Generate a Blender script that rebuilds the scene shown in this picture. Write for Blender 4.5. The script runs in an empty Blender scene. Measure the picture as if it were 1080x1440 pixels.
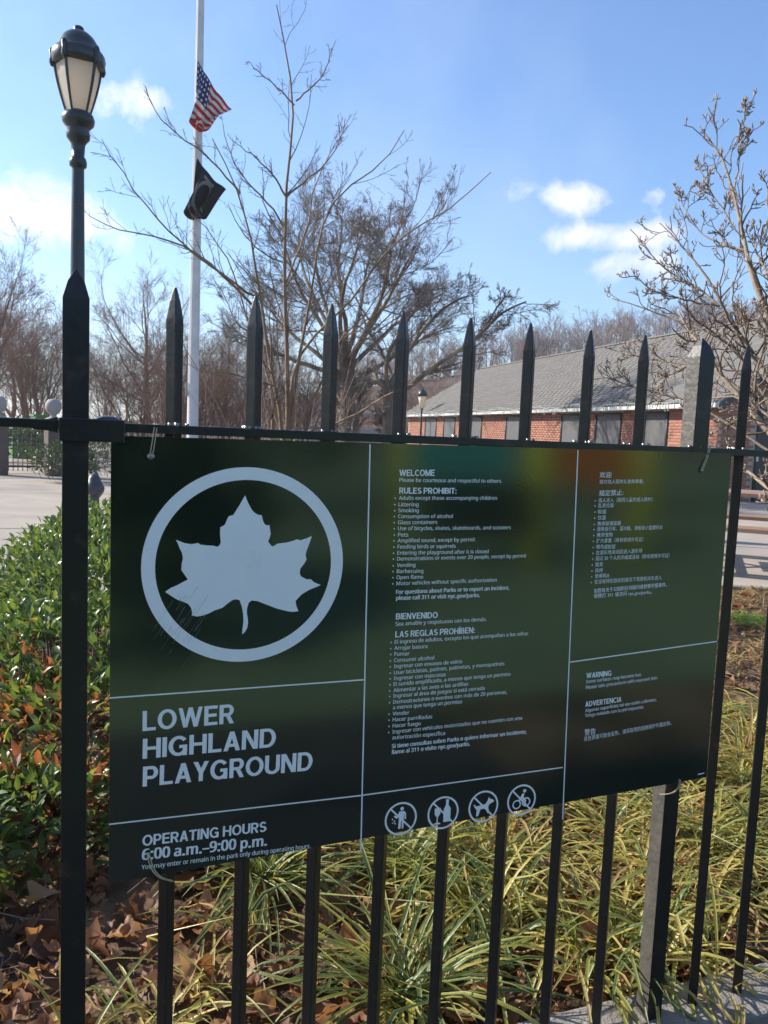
import bpy, math, random
import numpy as np
from mathutils import Vector, Matrix

C = bpy.context
SC = C.scene
COL = SC.collection
rng = np.random.default_rng(7)
random.seed(7)

# ------------------------------------------------------------ camera, sky, sun, exposure
FPX = 1123.92
M = np.array([[0.93817, -0.34355, 0.04254], [0.00595, -0.10687, -0.99426], [0.34613, 0.93303, -0.09822]])
CAM = np.array([-0.02778, -1.15128, 1.19843])
cd = bpy.data.cameras.new('camera')
cam = bpy.data.objects.new('camera', cd)
COL.objects.link(cam)
cd.sensor_fit = 'HORIZONTAL'
cd.sensor_width = 36
cd.lens = FPX / 1080 * 36
cd.clip_start = 0.02
cd.clip_end = 3000
cd.dof.use_dof = True
cd.dof.focus_distance = 1.35
cd.dof.aperture_fstop = 28
mw = Matrix(((M[0][0], -M[1][0], -M[2][0], CAM[0]), (M[0][1], -M[1][1], -M[2][1], CAM[1]),
             (M[0][2], -M[1][2], -M[2][2], CAM[2]), (0, 0, 0, 1)))
cam.matrix_world = mw
SC.camera = cam

SUN_AZ, SUN_EL = math.radians(-52), math.radians(30)
SUN_DIR = Vector((math.sin(SUN_AZ) * math.cos(SUN_EL), math.cos(SUN_AZ) * math.cos(SUN_EL), math.sin(SUN_EL)))
sl = bpy.data.lights.new('sun', 'SUN')
sl.energy = 4.8
sl.angle = math.radians(0.53)
sl.color = (1.0, 0.93, 0.82)
so = bpy.data.objects.new('sun', sl)
COL.objects.link(so)
so.rotation_euler = (-SUN_DIR).to_track_quat('-Z', 'Y').to_euler()
SC.view_settings.view_transform = 'Standard'
SC.view_settings.look = 'None'
SC.view_settings.gamma = 1
SC.view_settings.use_curve_mapping = False
SC.view_settings.exposure = 0.98

w = bpy.data.worlds.new('World')
SC.world = w
w.use_nodes = True
nt = w.node_tree
nt.nodes.clear()


def N(nt, typ, **kw):
    n = nt.nodes.new(typ)
    ins = kw.pop('ins', {})
    for k, v in kw.items():
        setattr(n, k, v)
    for k, v in ins.items():
        s = n.inputs[k]
        if isinstance(v, bpy.types.NodeSocket):
            nt.links.new(v, s)
        else:
            s.default_value = v
    return n


def mth(nt, op, a, b=None, clamp=False):
    n = N(nt, 'ShaderNodeMath', operation=op, use_clamp=clamp)
    for i, v in enumerate((a, b)):
        if v is None:
            continue
        if isinstance(v, bpy.types.NodeSocket):
            nt.links.new(v, n.inputs[i])
        else:
            n.inputs[i].default_value = v
    return n.outputs[0]


def mixc(nt, f, a, b, blend='MIX'):
    n = N(nt, 'ShaderNodeMix', data_type='RGBA', blend_type=blend)
    for i, v in ((0, f), (6, a), (7, b)):
        if isinstance(v, bpy.types.NodeSocket):
            nt.links.new(v, n.inputs[i])
        elif i == 0:
            n.inputs[0].default_value = v
        else:
            n.inputs[i].default_value = (*v, 1) if len(v) == 3 else v
    return n.outputs[2]


sky = N(nt, 'ShaderNodeTexSky', sky_type='NISHITA', sun_disc=False, sun_elevation=SUN_EL, sun_rotation=SUN_AZ,
        altitude=20, air_density=1.15, dust_density=0.3, ozone_density=3.2)
geo = N(nt, 'ShaderNodeTexCoord')
dirv = geo.outputs['Generated']
nz = N(nt, 'ShaderNodeTexNoise', ins={'Vector': dirv, 'Scale': 15.0, 'Detail': 9.0, 'Roughness': 0.62, 'Distortion': 0.25})
nz2 = N(nt, 'ShaderNodeTexNoise', ins={'Vector': dirv, 'Scale': 2.3, 'Detail': 6.0, 'Roughness': 0.55})
lobes = [((0.4617, 0.8428, 0.2765), .030, .013, 1.0), ((0.5272, 0.8045, 0.2735), .075, .018, 1.2),
         ((0.5544, 0.7980, 0.2363), .088, .016, 1.2), ((0.5831, 0.7869, 0.2018), .050, .016, 1.0),
         ((0.4765, 0.8473, 0.2347), .018, .010, .8),
         ((-0.07, 0.975, 0.222), .100, .026, 1.3), ((0.0437, 0.9391, 0.3408), .055, .018, .8),
         ((-0.45, 0.85, 0.16), .25, .06, 1.0), ((0.85, 0.45, 0.2), .2, .04, 1.0)]
acc = None
for c, a, b, g in lobes:
    c = Vector(c).normalized()
    r = Vector((c.y, -c.x, 0)).normalized()
    u = r.cross(c)
    dx = N(nt, 'ShaderNodeVectorMath', operation='DOT_PRODUCT', ins={0: dirv, 1: tuple(r)}).outputs['Value']
    dz = N(nt, 'ShaderNodeVectorMath', operation='DOT_PRODUCT', ins={0: dirv, 1: tuple(u)}).outputs['Value']
    df = N(nt, 'ShaderNodeVectorMath', operation='DOT_PRODUCT', ins={0: dirv, 1: tuple(c)}).outputs['Value']
    q = mth(nt, 'ADD', mth(nt, 'POWER', mth(nt, 'DIVIDE', mth(nt, 'ABSOLUTE', dx), a), 2.0),
            mth(nt, 'POWER', mth(nt, 'DIVIDE', mth(nt, 'ABSOLUTE', dz), b), 2.0))
    e = mth(nt, 'MULTIPLY', mth(nt, 'EXPONENT', mth(nt, 'MULTIPLY', q, -0.8)), g)
    e = mth(nt, 'MULTIPLY', e, mth(nt, 'GREATER_THAN', df, 0.0))
    acc = e if acc is None else mth(nt, 'MAXIMUM', acc, e)
cl = mth(nt, 'ADD', mth(nt, 'MULTIPLY', acc, 0.85), mth(nt, 'MULTIPLY', mth(nt, 'SUBTRACT', nz.outputs[0], 0.5), 3.6))
clm = N(nt, 'ShaderNodeMapRange', ins={'Value': cl, 'From Min': 0.34, 'From Max': 1.15, 'To Min': 0.0, 'To Max': 1.0})
lobe_gate = mth(nt, 'MULTIPLY', clm.outputs[0], mth(nt, 'MULTIPLY', acc, 3.0, clamp=True))
gen = N(nt, 'ShaderNodeMapRange', ins={'Value': nz2.outputs[0], 'From Min': 0.46, 'From Max': 0.85, 'To Min': 0.0, 'To Max': 0.35})
clf = mth(nt, 'MAXIMUM', lobe_gate, gen.outputs[0], clamp=True)
sk = mixc(nt, 1.0, sky.outputs[0], (0.80, 0.96, 1.16), 'MULTIPLY')
cc = mixc(nt, mth(nt, 'MULTIPLY', clf, 0.70), sk, (7.0, 6.7, 6.7))
bg = N(nt, 'ShaderNodeBackground', ins={'Color': cc, 'Strength': 0.1})
wo = N(nt, 'ShaderNodeOutputWorld', ins={'Surface': bg.outputs[0]})


# ------------------------------------------------------------ placing helpers
def ray(x, y):
    d = M.T @ np.array([(x - 540) / FPX, (y - 720) / FPX, 1.0])
    return d


def onY(x, y, Y):
    d = ray(x, y)
    return CAM + d * ((Y - CAM[1]) / d[1])


def onZ(x, y, z):
    d = ray(x, y)
    return CAM + d * ((z - CAM[2]) / d[2])


def atD(x, y, D):
    d = ray(x, y)
    return CAM + d / math.hypot(d[0], d[1]) * D


def proj(P):
    q = (np.asarray(P) - CAM) @ M.T
    return 540 + FPX * q[..., 0] / q[..., 2], 720 + FPX * q[..., 1] / q[..., 2], q[..., 2]


# ------------------------------------------------------------ object helpers
def tag(o, label=None, cat=None, group=None, kind=None):
    if label: o['label'] = label
    if cat: o['category'] = cat
    if group: o['group'] = group
    if kind: o['kind'] = kind
    return o


def link(name, me, mat=None, parent=None, loc=None):
    o = bpy.data.objects.new(name, me)
    COL.objects.link(o)
    if mat is not None and me is not None and not me.materials:
        me.materials.append(mat)
    if parent is not None:
        o.parent = parent
    if loc is not None:
        o.location = loc
    return o


def empty(name, loc=(0, 0, 0), rz=0):
    o = bpy.data.objects.new(name, None)
    COL.objects.link(o)
    o.location = loc
    o.rotation_euler = (0, 0, rz)
    o.empty_display_size = 0.1
    return o


def npmesh(name, V, F, smooth=False, attrs=None):
    V = np.asarray(V, dtype=np.float32)
    F = np.asarray(F, dtype=np.int32)
    me = bpy.data.meshes.new(name)
    n, k = F.shape
    me.vertices.add(len(V))
    me.vertices.foreach_set('co', V.ravel())
    me.loops.add(n * k)
    me.loops.foreach_set('vertex_index', F.ravel())
    me.polygons.add(n)
    me.polygons.foreach_set('loop_start', np.arange(0, n * k, k, dtype=np.int32))
    me.polygons.foreach_set('loop_total', np.full(n, k, dtype=np.int32))
    if smooth:
        me.polygons.foreach_set('use_smooth', np.ones(n, dtype=bool))
    for an, av in (attrs or {}).items():
        a = me.attributes.new(an, 'FLOAT', 'POINT')
        a.data.foreach_set('value', np.asarray(av, dtype=np.float32).ravel())
    me.update(calc_edges=True)
    return me


def pymesh(name, V, F, smooth=False):
    me = bpy.data.meshes.new(name)
    me.from_pydata([tuple(map(float, v)) for v in V], [], F)
    if smooth:
        for p in me.polygons: p.use_smooth = True
    me.update()
    return me


BOXV = np.array([[-.5, -.5, -.5], [.5, -.5, -.5], [.5, .5, -.5], [-.5, .5, -.5], [-.5, -.5, .5], [.5, -.5, .5], [.5, .5, .5], [-.5, .5, .5]])
BOXF = np.array([[0, 3, 2, 1], [4, 5, 6, 7], [0, 1, 5, 4], [1, 2, 6, 5], [2, 3, 7, 6], [3, 0, 4, 7]])


def box_me(name, c, s, bev=0.0):
    V = BOXV * np.array(s) + np.array(c)
    me = pymesh(name, V, BOXF.tolist())
    if bev > 0:
        import bmesh
        bm = bmesh.new(); bm.from_mesh(me)
        bmesh.ops.bevel(bm, geom=bm.edges[:], offset=bev, segments=2, affect='EDGES', profile=0.6)
        bm.to_mesh(me); bm.free()
    return me


def boxes_me(name, cs, ss, axes=None):
    """many boxes in one mesh; axes = 3x3 rows for local x,y,z"""
    cs = np.asarray(cs, float); ss = np.asarray(ss, float)
    V = BOXV[None] * ss[:, None, :]
    if axes is not None: V = V @ np.asarray(axes)
    V = V + cs[:, None, :]
    F = BOXF[None] + (np.arange(len(cs)) * 8)[:, None, None]
    var = np.repeat(np.random.default_rng(3).random(len(cs)), 8)
    return npmesh(name, V.reshape(-1, 3), F.reshape(-1, 4), attrs={'var': var})


def lathe_me(name, prof, seg=20, smooth=True, rot=0.0):
    V, F = [], []
    for r, z in prof:
        for i in range(seg):
            a = 2 * math.pi * i / seg + rot
            V.append((r * math.cos(a), r * math.sin(a), z))
    n = len(prof)
    for j in range(n - 1):
        for i in range(seg):
            k = (i + 1) % seg
            F.append((j * seg + i, j * seg + k, (j + 1) * seg + k, (j + 1) * seg + i))
    F.append(tuple(range(seg))[::-1])
    F.append(tuple((n - 1) * seg + i for i in range(seg)))
    return pymesh(name, V, F, smooth)


def tubes_np(P, R, sides=5):
    """P [N,K,3] polylines, R [N,K] radii"""
    P = np.asarray(P, float); R = np.asarray(R, float)
    n, K, _ = P.shape
    T = np.gradient(P, axis=1)
    T /= np.linalg.norm(T, axis=2, keepdims=True) + 1e-9
    ref = np.where(np.abs(T[:, :1, 2:3]) > 0.9, np.array([[[1., 0, 0]]]), np.array([[[0, 0, 1.]]]))
    A = np.cross(T, np.broadcast_to(ref, T.shape)); A /= np.linalg.norm(A, axis=2, keepdims=True) + 1e-9
    B = np.cross(T, A)
    an = np.arange(sides) * 2 * np.pi / sides
    V = P[:, :, None, :] + R[:, :, None, None] * (A[:, :, None, :] * np.cos(an)[None, None, :, None] + B[:, :, None, :] * np.sin(an)[None, None, :, None])
    i = np.arange(n)[:, None, None]; k = np.arange(K - 1)[None, :, None]; s = np.arange(sides)[None, None, :]
    s2 = (s + 1) % sides
    b = i * K * sides
    F = np.stack([b + k * sides + s, b + k * sides + s2, b + (k + 1) * sides + s2, b + (k + 1) * sides + s], axis=-1)
    return V.reshape(-1, 3), F.reshape(-1, 4)


def tubes_me(name, batches, smooth=True):
    Vs, Fs, o = [], [], 0
    for P, R, sd in batches:
        V, F = tubes_np(P, R, sd)
        Vs.append(V); Fs.append(F + o); o += len(V)
    return npmesh(name, np.concatenate(Vs), np.concatenate(Fs), smooth)


def resample(P, K):
    P = np.asarray(P, float)
    d = np.r_[0, np.cumsum(np.linalg.norm(np.diff(P, axis=0), axis=1))]
    t = np.linspace(0, d[-1], K)
    # smooth catmull-like: linear then relaxed
    Q = np.stack([np.interp(t, d, P[:, i]) for i in range(P.shape[1])], axis=1)
    for _ in range(2):
        Q[1:-1] = Q[1:-1] * .5 + (Q[:-2] + Q[2:]) * .25
    return Q


# ------------------------------------------------------------ materials
def mat_base(name):
    m = bpy.data.materials.new(name)
    m.use_nodes = True
    t = m.node_tree
    t.nodes.clear()
    out = N(t, 'ShaderNodeOutputMaterial')
    return m, t, out


def mat(name, c1, c2=None, rough=0.7, scale=8.0, bump=0.0, bscale=None, spec=0.5, metal=0.0, detail=6.0, c3=None, s3=1.0, t3=(0.5, 0.7), coat=0.0, attr=None, stretch=None):
    m, t, out = mat_base(name)
    co = N(t, 'ShaderNodeTexCoord').outputs['Object']
    if stretch:
        co = N(t, 'ShaderNodeMapping', ins={'Vector': co, 'Scale': stretch}).outputs[0]
    col = None
    if c2 is not None:
        if attr:
            f = N(t, 'ShaderNodeAttribute', attribute_name=attr).outputs['Fac']
            n0 = N(t, 'ShaderNodeTexNoise', ins={'Vector': co, 'Scale': scale, 'Detail': detail})
            f = mth(t, 'ADD', mth(t, 'MULTIPLY', f, 0.7), mth(t, 'MULTIPLY', n0.outputs[0], 0.4), clamp=True)
        else:
            n0 = N(t, 'ShaderNodeTexNoise', ins={'Vector': co, 'Scale': scale, 'Detail': detail, 'Roughness': 0.6})
            f = N(t, 'ShaderNodeMapRange', ins={'Value': n0.outputs[0], 'From Min': 0.3, 'From Max': 0.7}).outputs[0]
        col = mixc(t, f, c1, c2)
    if c3 is not None:
        n3 = N(t, 'ShaderNodeTexNoise', ins={'Vector': co, 'Scale': s3, 'Detail': 5.0})
        f3 = N(t, 'ShaderNodeMapRange', ins={'Value': n3.outputs[0], 'From Min': t3[0], 'From Max': t3[1]}).outputs[0]
        col = mixc(t, f3, col if col is not None else c1, c3)
    b = N(t, 'ShaderNodeBsdfPrincipled', ins={'Roughness': rough, 'Metallic': metal, 'Specular IOR Level': spec, 'Coat Weight': coat})
    if col is None:
        b.inputs['Base Color'].default_value = (*c1, 1)
    else:
        t.links.new(col, b.inputs['Base Color'])
    if bump > 0:
        nb = N(t, 'ShaderNodeTexNoise', ins={'Vector': co, 'Scale': bscale or scale * 3, 'Detail': 5.0})
        bb = N(t, 'ShaderNodeBump', ins={'Height': nb.outputs[0], 'Strength': bump, 'Distance': 0.01})
        t.links.new(bb.outputs[0], b.inputs['Normal'])
    t.links.new(b.outputs[0], out.inputs[0])
    return m


def leaf_mat(name, ramp, trans=0.35, rough=0.35, spec=0.5, attr='var', edge=None, vein=0.0):
    m, t, out = mat_base(name)
    f = N(t, 'ShaderNodeAttribute', attribute_name=attr).outputs['Fac']
    cr = N(t, 'ShaderNodeValToRGB', ins={'Fac': f})
    el = cr.color_ramp.elements
    while len(el) < len(ramp): el.new(0.5)
    for e, (p, c) in zip(el, ramp):
        e.position = p; e.color = (*c, 1)
    col = cr.outputs[0]
    co = N(t, 'ShaderNodeTexCoord').outputs['Object']
    n0 = N(t, 'ShaderNodeTexNoise', ins={'Vector': co, 'Scale': 60.0, 'Detail': 4.0})
    col = mixc(t, mth(t, 'MULTIPLY', n0.outputs[0], 0.35), col, mixc(t, 1.0, col, (0.45, 0.42, 0.4), 'MULTIPLY'))
    if edge:
        fe = N(t, 'ShaderNodeAttribute', attribute_name='edge').outputs['Fac']
        fe = mth(t, 'POWER', fe, 2.0, clamp=True)
        col = mixc(t, mth(t, 'MULTIPLY', fe, 0.55), col, edge)
    b = N(t, 'ShaderNodeBsdfPrincipled', ins={'Base Color': col, 'Roughness': rough, 'Specular IOR Level': spec})
    tr = N(t, 'ShaderNodeBsdfTranslucent', ins={'Color': mixc(t, 1.0, col, (1.5, 1.45, 1.0), 'MULTIPLY')})
    nb = N(t, 'ShaderNodeTexNoise', ins={'Vector': co, 'Scale': 90.0, 'Detail': 3.0})
    bb = N(t, 'ShaderNodeBump', ins={'Height': nb.outputs[0], 'Strength': 0.35, 'Distance': 0.004})
    t.links.new(bb.outputs[0], b.inputs['Normal'])
    mx = N(t, 'ShaderNodeMixShader', ins={0: trans, 1: b.outputs[0], 2: tr.outputs[0]})
    t.links.new(mx.outputs[0], out.inputs[0])
    return m


MT = {}
MT['black_iron'] = mat('black_iron_paint', (0.008, 0.0075, 0.008), (0.015, 0.013, 0.012), rough=0.36, scale=14, bump=0.08, bscale=90, spec=0.5, c3=(0.045, 0.028, 0.018), s3=34, t3=(0.6, 0.74))
MT['sunlit_iron'] = mat('sunlit_side_paint', (0.085, 0.076, 0.062), (0.045, 0.04, 0.035), rough=0.5, scale=18, bump=0.3, bscale=60)  # pale tone stands in for sun on the post's left face
MT['lamp_iron'] = mat('lamp_paint', (0.015, 0.02, 0.025), (0.03, 0.035, 0.04), rough=0.3, scale=9, bump=0.15, bscale=30)
MT['pole_paint'] = mat('flagpole_white_paint', (0.62, 0.60, 0.60), (0.50, 0.48, 0.48), rough=0.4, scale=5)
MT['white_print'] = mat('white_print', (0.92, 0.92, 0.92), (0.88, 0.89, 0.90), rough=0.38, scale=30, spec=0.45)
MT['alu'] = mat('raw_aluminium', (0.55, 0.54, 0.5), (0.4, 0.38, 0.34), rough=0.4, metal=0.8, scale=30)
MT['steel'] = mat('steel_bolt', (0.35, 0.34, 0.33), (0.2, 0.2, 0.2), rough=0.3, metal=0.9, scale=60)
MT['nylon'] = mat('nylon_tie', (0.55, 0.48, 0.30), (0.42, 0.36, 0.22), rough=0.35, scale=50)
MT['concrete'] = mat('path_concrete', (0.40, 0.345, 0.28), (0.31, 0.27, 0.225), rough=0.9, scale=1.3, bump=0.4, bscale=70, c3=(0.25, 0.22, 0.19), s3=0.5, t3=(0.52, 0.75), spec=0.2)
MT['sidewalk'] = mat('sidewalk_asphalt', (0.075, 0.078, 0.075), (0.045, 0.047, 0.046), rough=0.9, scale=3, bump=0.4, bscale=70, spec=0.2)
MT['curb'] = mat('curb_concrete', (0.27, 0.25, 0.225), (0.17, 0.155, 0.14), rough=0.88, scale=9, bump=0.7, bscale=90, c3=(0.16, 0.14, 0.12), s3=12, t3=(0.5, 0.75), spec=0.25)
MT['soil'] = mat('bed_soil', (0.10, 0.065, 0.04), (0.055, 0.037, 0.025), rough=0.95, scale=20, bump=0.9, bscale=60, c3=(0.19, 0.125, 0.07), s3=7, t3=(0.45, 0.65), spec=0.1)
MT['straw'] = mat('dry_lawn', (0.26, 0.20, 0.10), (0.15, 0.13, 0.05), rough=0.95, scale=2.4, bump=0.8, bscale=60, c3=(0.09, 0.12, 0.03), s3=0.9, t3=(0.5, 0.75), spec=0.1)
MT['lawn'] = mat('green_lawn', (0.17, 0.28, 0.15), (0.24, 0.34, 0.19), rough=0.9, scale=1.6, bump=0.8, bscale=70, c3=(0.10, 0.14, 0.07), s3=0.5, t3=(0.5, 0.8), spec=0.1)
MT['verge'] = mat('leaf_and_shade_verge', (0.03, 0.035, 0.02), (0.24, 0.19, 0.12), rough=0.95, scale=2.2, bump=0.8, bscale=60, spec=0.1)  # dark patches paint shade over the leafy ground
MT['twig_hill'] = mat('hill_twig', (0.27, 0.20, 0.17), (0.19, 0.145, 0.13), rough=0.9, scale=0.15, spec=0.1)
MT['hill'] = mat('hill_ground', (0.12, 0.08, 0.055), (0.07, 0.05, 0.035), rough=1, scale=0.3, spec=0.1)
MT['bark_big'] = mat('grey_bark', (0.15, 0.12, 0.095), (0.075, 0.06, 0.05), rough=0.9, scale=6, bump=1.0, bscale=14, c3=(0.30, 0.25, 0.18), s3=1.2, t3=(0.45, 0.7), spec=0.2, stretch=(1, 1, .3))
MT['bark_tan'] = mat('tan_smooth_bark', (0.30, 0.205, 0.125), (0.19, 0.125, 0.08), rough=0.75, scale=7, bump=0.4, bscale=30, spec=0.3, stretch=(1, 1, .35))
MT['twig_dark'] = mat('dark_twig', (0.20, 0.16, 0.135), (0.125, 0.10, 0.085), rough=0.85, scale=8, spec=0.2)
MT['twig_red'] = mat('reddish_twig', (0.23, 0.135, 0.10), (0.14, 0.085, 0.065), rough=0.85, scale=3, spec=0.2)
MT['twig_pale'] = mat('pale_twig', (0.32, 0.22, 0.165), (0.20, 0.14, 0.11), rough=0.85, scale=3, spec=0.2)
MT['bark_mag'] = mat('magnolia_bark', (0.33, 0.26, 0.19), (0.20, 0.155, 0.115), rough=0.75, scale=14, bump=0.4, bscale=60, spec=0.25)
MT['twig_mag'] = mat('magnolia_twig', (0.20, 0.145, 0.11), (0.13, 0.09, 0.07), rough=0.7, scale=20, spec=0.3)
MT['bud'] = mat('fuzzy_bud', (0.42, 0.34, 0.26), (0.28, 0.21, 0.155), rough=0.6, scale=40, spec=0.3)
MT['brick'] = mat('red_brick', (0.40, 0.19, 0.13), (0.27, 0.12, 0.085), rough=0.85, scale=2.0, bump=0.4, bscale=60, attr='var', spec=0.2)
MT['mortar'] = mat('mortar', (0.52, 0.43, 0.35), (0.42, 0.34, 0.28), rough=0.95, scale=5, spec=0.1)
MT['shingle'] = mat('grey_shingle', (0.185, 0.175, 0.16), (0.14, 0.13, 0.12), rough=0.9, scale=3, attr='var', bump=0.5, bscale=50, spec=0.2)
MT['roofbase'] = mat('roof_underlay', (0.07, 0.07, 0.07), rough=0.95)
MT['trimwhite'] = mat('white_trim', (0.66, 0.66, 0.62), (0.5, 0.5, 0.48), rough=0.5, scale=3)
MT['board'] = mat('grey_window_board', (0.095, 0.095, 0.095), (0.07, 0.07, 0.073), rough=0.55, scale=4)
MT['darkframe'] = mat('dark_window_frame', (0.035, 0.04, 0.045), (0.05, 0.05, 0.05), rough=0.5, scale=6)
MT['door'] = mat('dark_door', (0.05, 0.035, 0.03), (0.035, 0.028, 0.025), rough=0.5, scale=2)
MT['plank'] = mat('table_plank', (0.34, 0.20, 0.13), (0.25, 0.15, 0.10), rough=0.6, scale=3, stretch=(.3, 1, 1), bump=0.2, bscale=30)
MT['brownpost'] = mat('brown_gate_post', (0.10, 0.065, 0.055), (0.07, 0.05, 0.045), rough=0.6, scale=5)
MT['stoneball'] = mat('pale_stone', (0.34, 0.31, 0.30), (0.27, 0.25, 0.24), rough=0.8, scale=6)
MT['bollard'] = mat('bollard_paint', (0.035, 0.04, 0.05), (0.05, 0.052, 0.06), rough=0.4, scale=8)
MT['greenplastic'] = mat('green_plastic', (0.04, 0.20, 0.03), (0.05, 0.16, 0.03), rough=0.4, scale=4)
MT['teal'] = mat('teal_panel', (0.05, 0.36, 0.33), (0.05, 0.30, 0.28), rough=0.4, scale=4)
MT['lime'] = mat('lime_steel', (0.50, 0.60, 0.03), (0.44, 0.52, 0.03), rough=0.4, scale=4)
MT['orange'] = mat('orange_panel', (0.50, 0.17, 0.04), (0.42, 0.14, 0.03), rough=0.4, scale=4)
MT['string'] = mat('light_string', (0.45, 0.47, 0.45), (0.2, 0.22, 0.2), rough=0.5, scale=30)
MT['whitewall'] = mat('far_white_wall', (0.5, 0.5, 0.5), (0.42, 0.42, 0.42), rough=0.8, scale=1)
MT['greywall'] = mat('far_grey_wall', (0.24, 0.26, 0.28), (0.2, 0.21, 0.23), rough=0.8, scale=1)

# sign panel: glossy dark enamel with orange-peel relief and faint scratches
m, t, out = mat_base('sign_enamel')
co = N(t, 'ShaderNodeTexCoord').outputs['Object']
n1 = N(t, 'ShaderNodeTexNoise', ins={'Vector': co, 'Scale': 260.0, 'Detail': 3.0})
n2 = N(t, 'ShaderNodeTexNoise', ins={'Vector': co, 'Scale': 5.0, 'Detail': 5.0})
sc_ = N(t, 'ShaderNodeTexNoise', ins={'Vector': N(t, 'ShaderNodeMapping', ins={'Vector': co, 'Rotation': (0, .85, 0), 'Scale': (8, 8, 330)}).outputs[0], 'Scale': 1.0, 'Detail': 4.0})
scr = N(t, 'ShaderNodeMapRange', ins={'Value': sc_.outputs[0], 'From Min': 0.66, 'From Max': 0.72}).outputs[0]
msk = N(t, 'ShaderNodeVectorMath', operation='DISTANCE', ins={0: co, 1: (0.115, 0, -0.315)}).outputs['Value']
msk = N(t, 'ShaderNodeMapRange', ins={'Value': msk, 'From Min': 0.03, 'From Max': 0.085, 'To Min': 1.0, 'To Max': 0.0}).outputs[0]
scr = mth(t, 'MULTIPLY', scr, msk)
colr = mixc(t, n2.outputs[0], (0.005, 0.012, 0.009), (0.007, 0.017, 0.012))
colr = mixc(t, mth(t, 'MULTIPLY', scr, 0.35), colr, (0.3, 0.3, 0.28))
bb = N(t, 'ShaderNodeBump', ins={'Height': n1.outputs[0], 'Strength': 0.08, 'Distance': 0.0006})
b = N(t, 'ShaderNodeBsdfPrincipled', ins={'Base Color': colr, 'Specular IOR Level': 1.0, 'Normal': bb.outputs[0],
      'Roughness': mth(t, 'ADD', mth(t, 'MULTIPLY', n2.outputs[0], 0.06), 0.075)})
t.links.new(b.outputs[0], out.inputs[0])
MT['sign'] = m

# frosted glass of the lamp
m, t, out = mat_base('frosted_glass')
b = N(t, 'ShaderNodeBsdfPrincipled', ins={'Base Color': (0.70, 0.65, 0.58, 1), 'Roughness': 0.35})
tr = N(t, 'ShaderNodeBsdfTranslucent', ins={'Color': (0.85, 0.74, 0.60, 1)})
mx = N(t, 'ShaderNodeMixShader', ins={0: 0.6, 1: b.outputs[0], 2: tr.outputs[0]})
t.links.new(mx.outputs[0], out.inputs[0])
MT['frost'] = m


def uvflag(name, kind):
    m, t, out = mat_base(name)
    s = N(t, 'ShaderNodeAttribute', attribute_name='fs').outputs['Fac']
    v = N(t, 'ShaderNodeAttribute', attribute_name='ft').outputs['Fac']
    if kind == 'us':
        st = mth(t, 'MODULO', mth(t, 'FLOOR', mth(t, 'MULTIPLY', v, 13.0)), 2.0)
        col = mixc(t, st, (0.50, 0.035, 0.045), (0.72, 0.70, 0.70))
        inc = mth(t, 'MULTIPLY', mth(t, 'LESS_THAN', s, 0.40), mth(t, 'LESS_THAN', v, 7 / 13))
        a1 = mth(t, 'SUBTRACT', mth(t, 'FRACT', mth(t, 'MULTIPLY', s, 15.0)), 0.5)
        a2 = mth(t, 'SUBTRACT', mth(t, 'FRACT', mth(t, 'MULTIPLY', v, 9.3)), 0.5)
        rr = mth(t, 'ADD', mth(t, 'MULTIPLY', a1, a1), mth(t, 'MULTIPLY', a2, a2))
        star = mth(t, 'LESS_THAN', rr, 0.05)
        can = mixc(t, star, (0.025, 0.045, 0.17), (0.7, 0.7, 0.72))
        col = mixc(t, inc, col, can)
    else:
        a1 = mth(t, 'SUBTRACT', s, 0.5); a2 = mth(t, 'MULTIPLY', mth(t, 'SUBTRACT', v, 0.5), 0.62)
        rr = mth(t, 'SQRT', mth(t, 'ADD', mth(t, 'MULTIPLY', a1, a1), mth(t, 'MULTIPLY', a2, a2)))
        ring = mth(t, 'LESS_THAN', mth(t, 'ABSOLUTE', mth(t, 'SUBTRACT', rr, 0.2)), 0.022)
        bar = mth(t, 'MULTIPLY', mth(t, 'LESS_THAN', mth(t, 'ABSOLUTE', mth(t, 'SUBTRACT', v, 0.13)), 0.035), mth(t, 'LESS_THAN', mth(t, 'ABSOLUTE', a1), 0.17))
        f = mth(t, 'MAXIMUM', ring, bar)
        col = mixc(t, f, (0.022, 0.026, 0.032), (0.2, 0.21, 0.22))
    b = N(t, 'ShaderNodeBsdfPrincipled', ins={'Base Color': col, 'Roughness': 0.75, 'Specular IOR Level': 0.2})
    tr = N(t, 'ShaderNodeBsdfTranslucent', ins={'Color': col})
    mx = N(t, 'ShaderNodeMixShader', ins={0: 0.35, 1: b.outputs[0], 2: tr.outputs[0]})
    t.links.new(mx.outputs[0], out.inputs[0])
    return m


MT['usflag'] = uvflag('stars_and_stripes_cloth', 'us')
MT['blackflag'] = uvflag('black_emblem_cloth', 'pow')
G = (0.030, 0.060, 0.014)
MT['evergreen'] = leaf_mat('evergreen_leaf', [(0, (0.04, 0.085, 0.025)), (.45, (0.12, 0.19, 0.045)), (.8, (0.27, 0.32, 0.07)), (.9, (0.34, 0.28, 0.05)), (.95, (0.36, 0.12, 0.05)), (1, (0.40, 0.16, 0.07))], trans=0.35, rough=0.33, spec=0.5)
MT['farshrub'] = leaf_mat('far_shrub_leaf', [(0, (0.03, 0.055, 0.02)), (1, (0.09, 0.12, 0.04))], trans=0.25, rough=0.4)
MT['litter'] = leaf_mat('brown_leaf', [(0, (0.07, 0.03, 0.016)), (.4, (0.18, 0.080, 0.038)), (.75, (0.32, 0.16, 0.08)), (.93, (0.46, 0.29, 0.16)), (1, (0.36, 0.13, 0.05))], trans=0.35, rough=0.55, spec=0.35)
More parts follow.
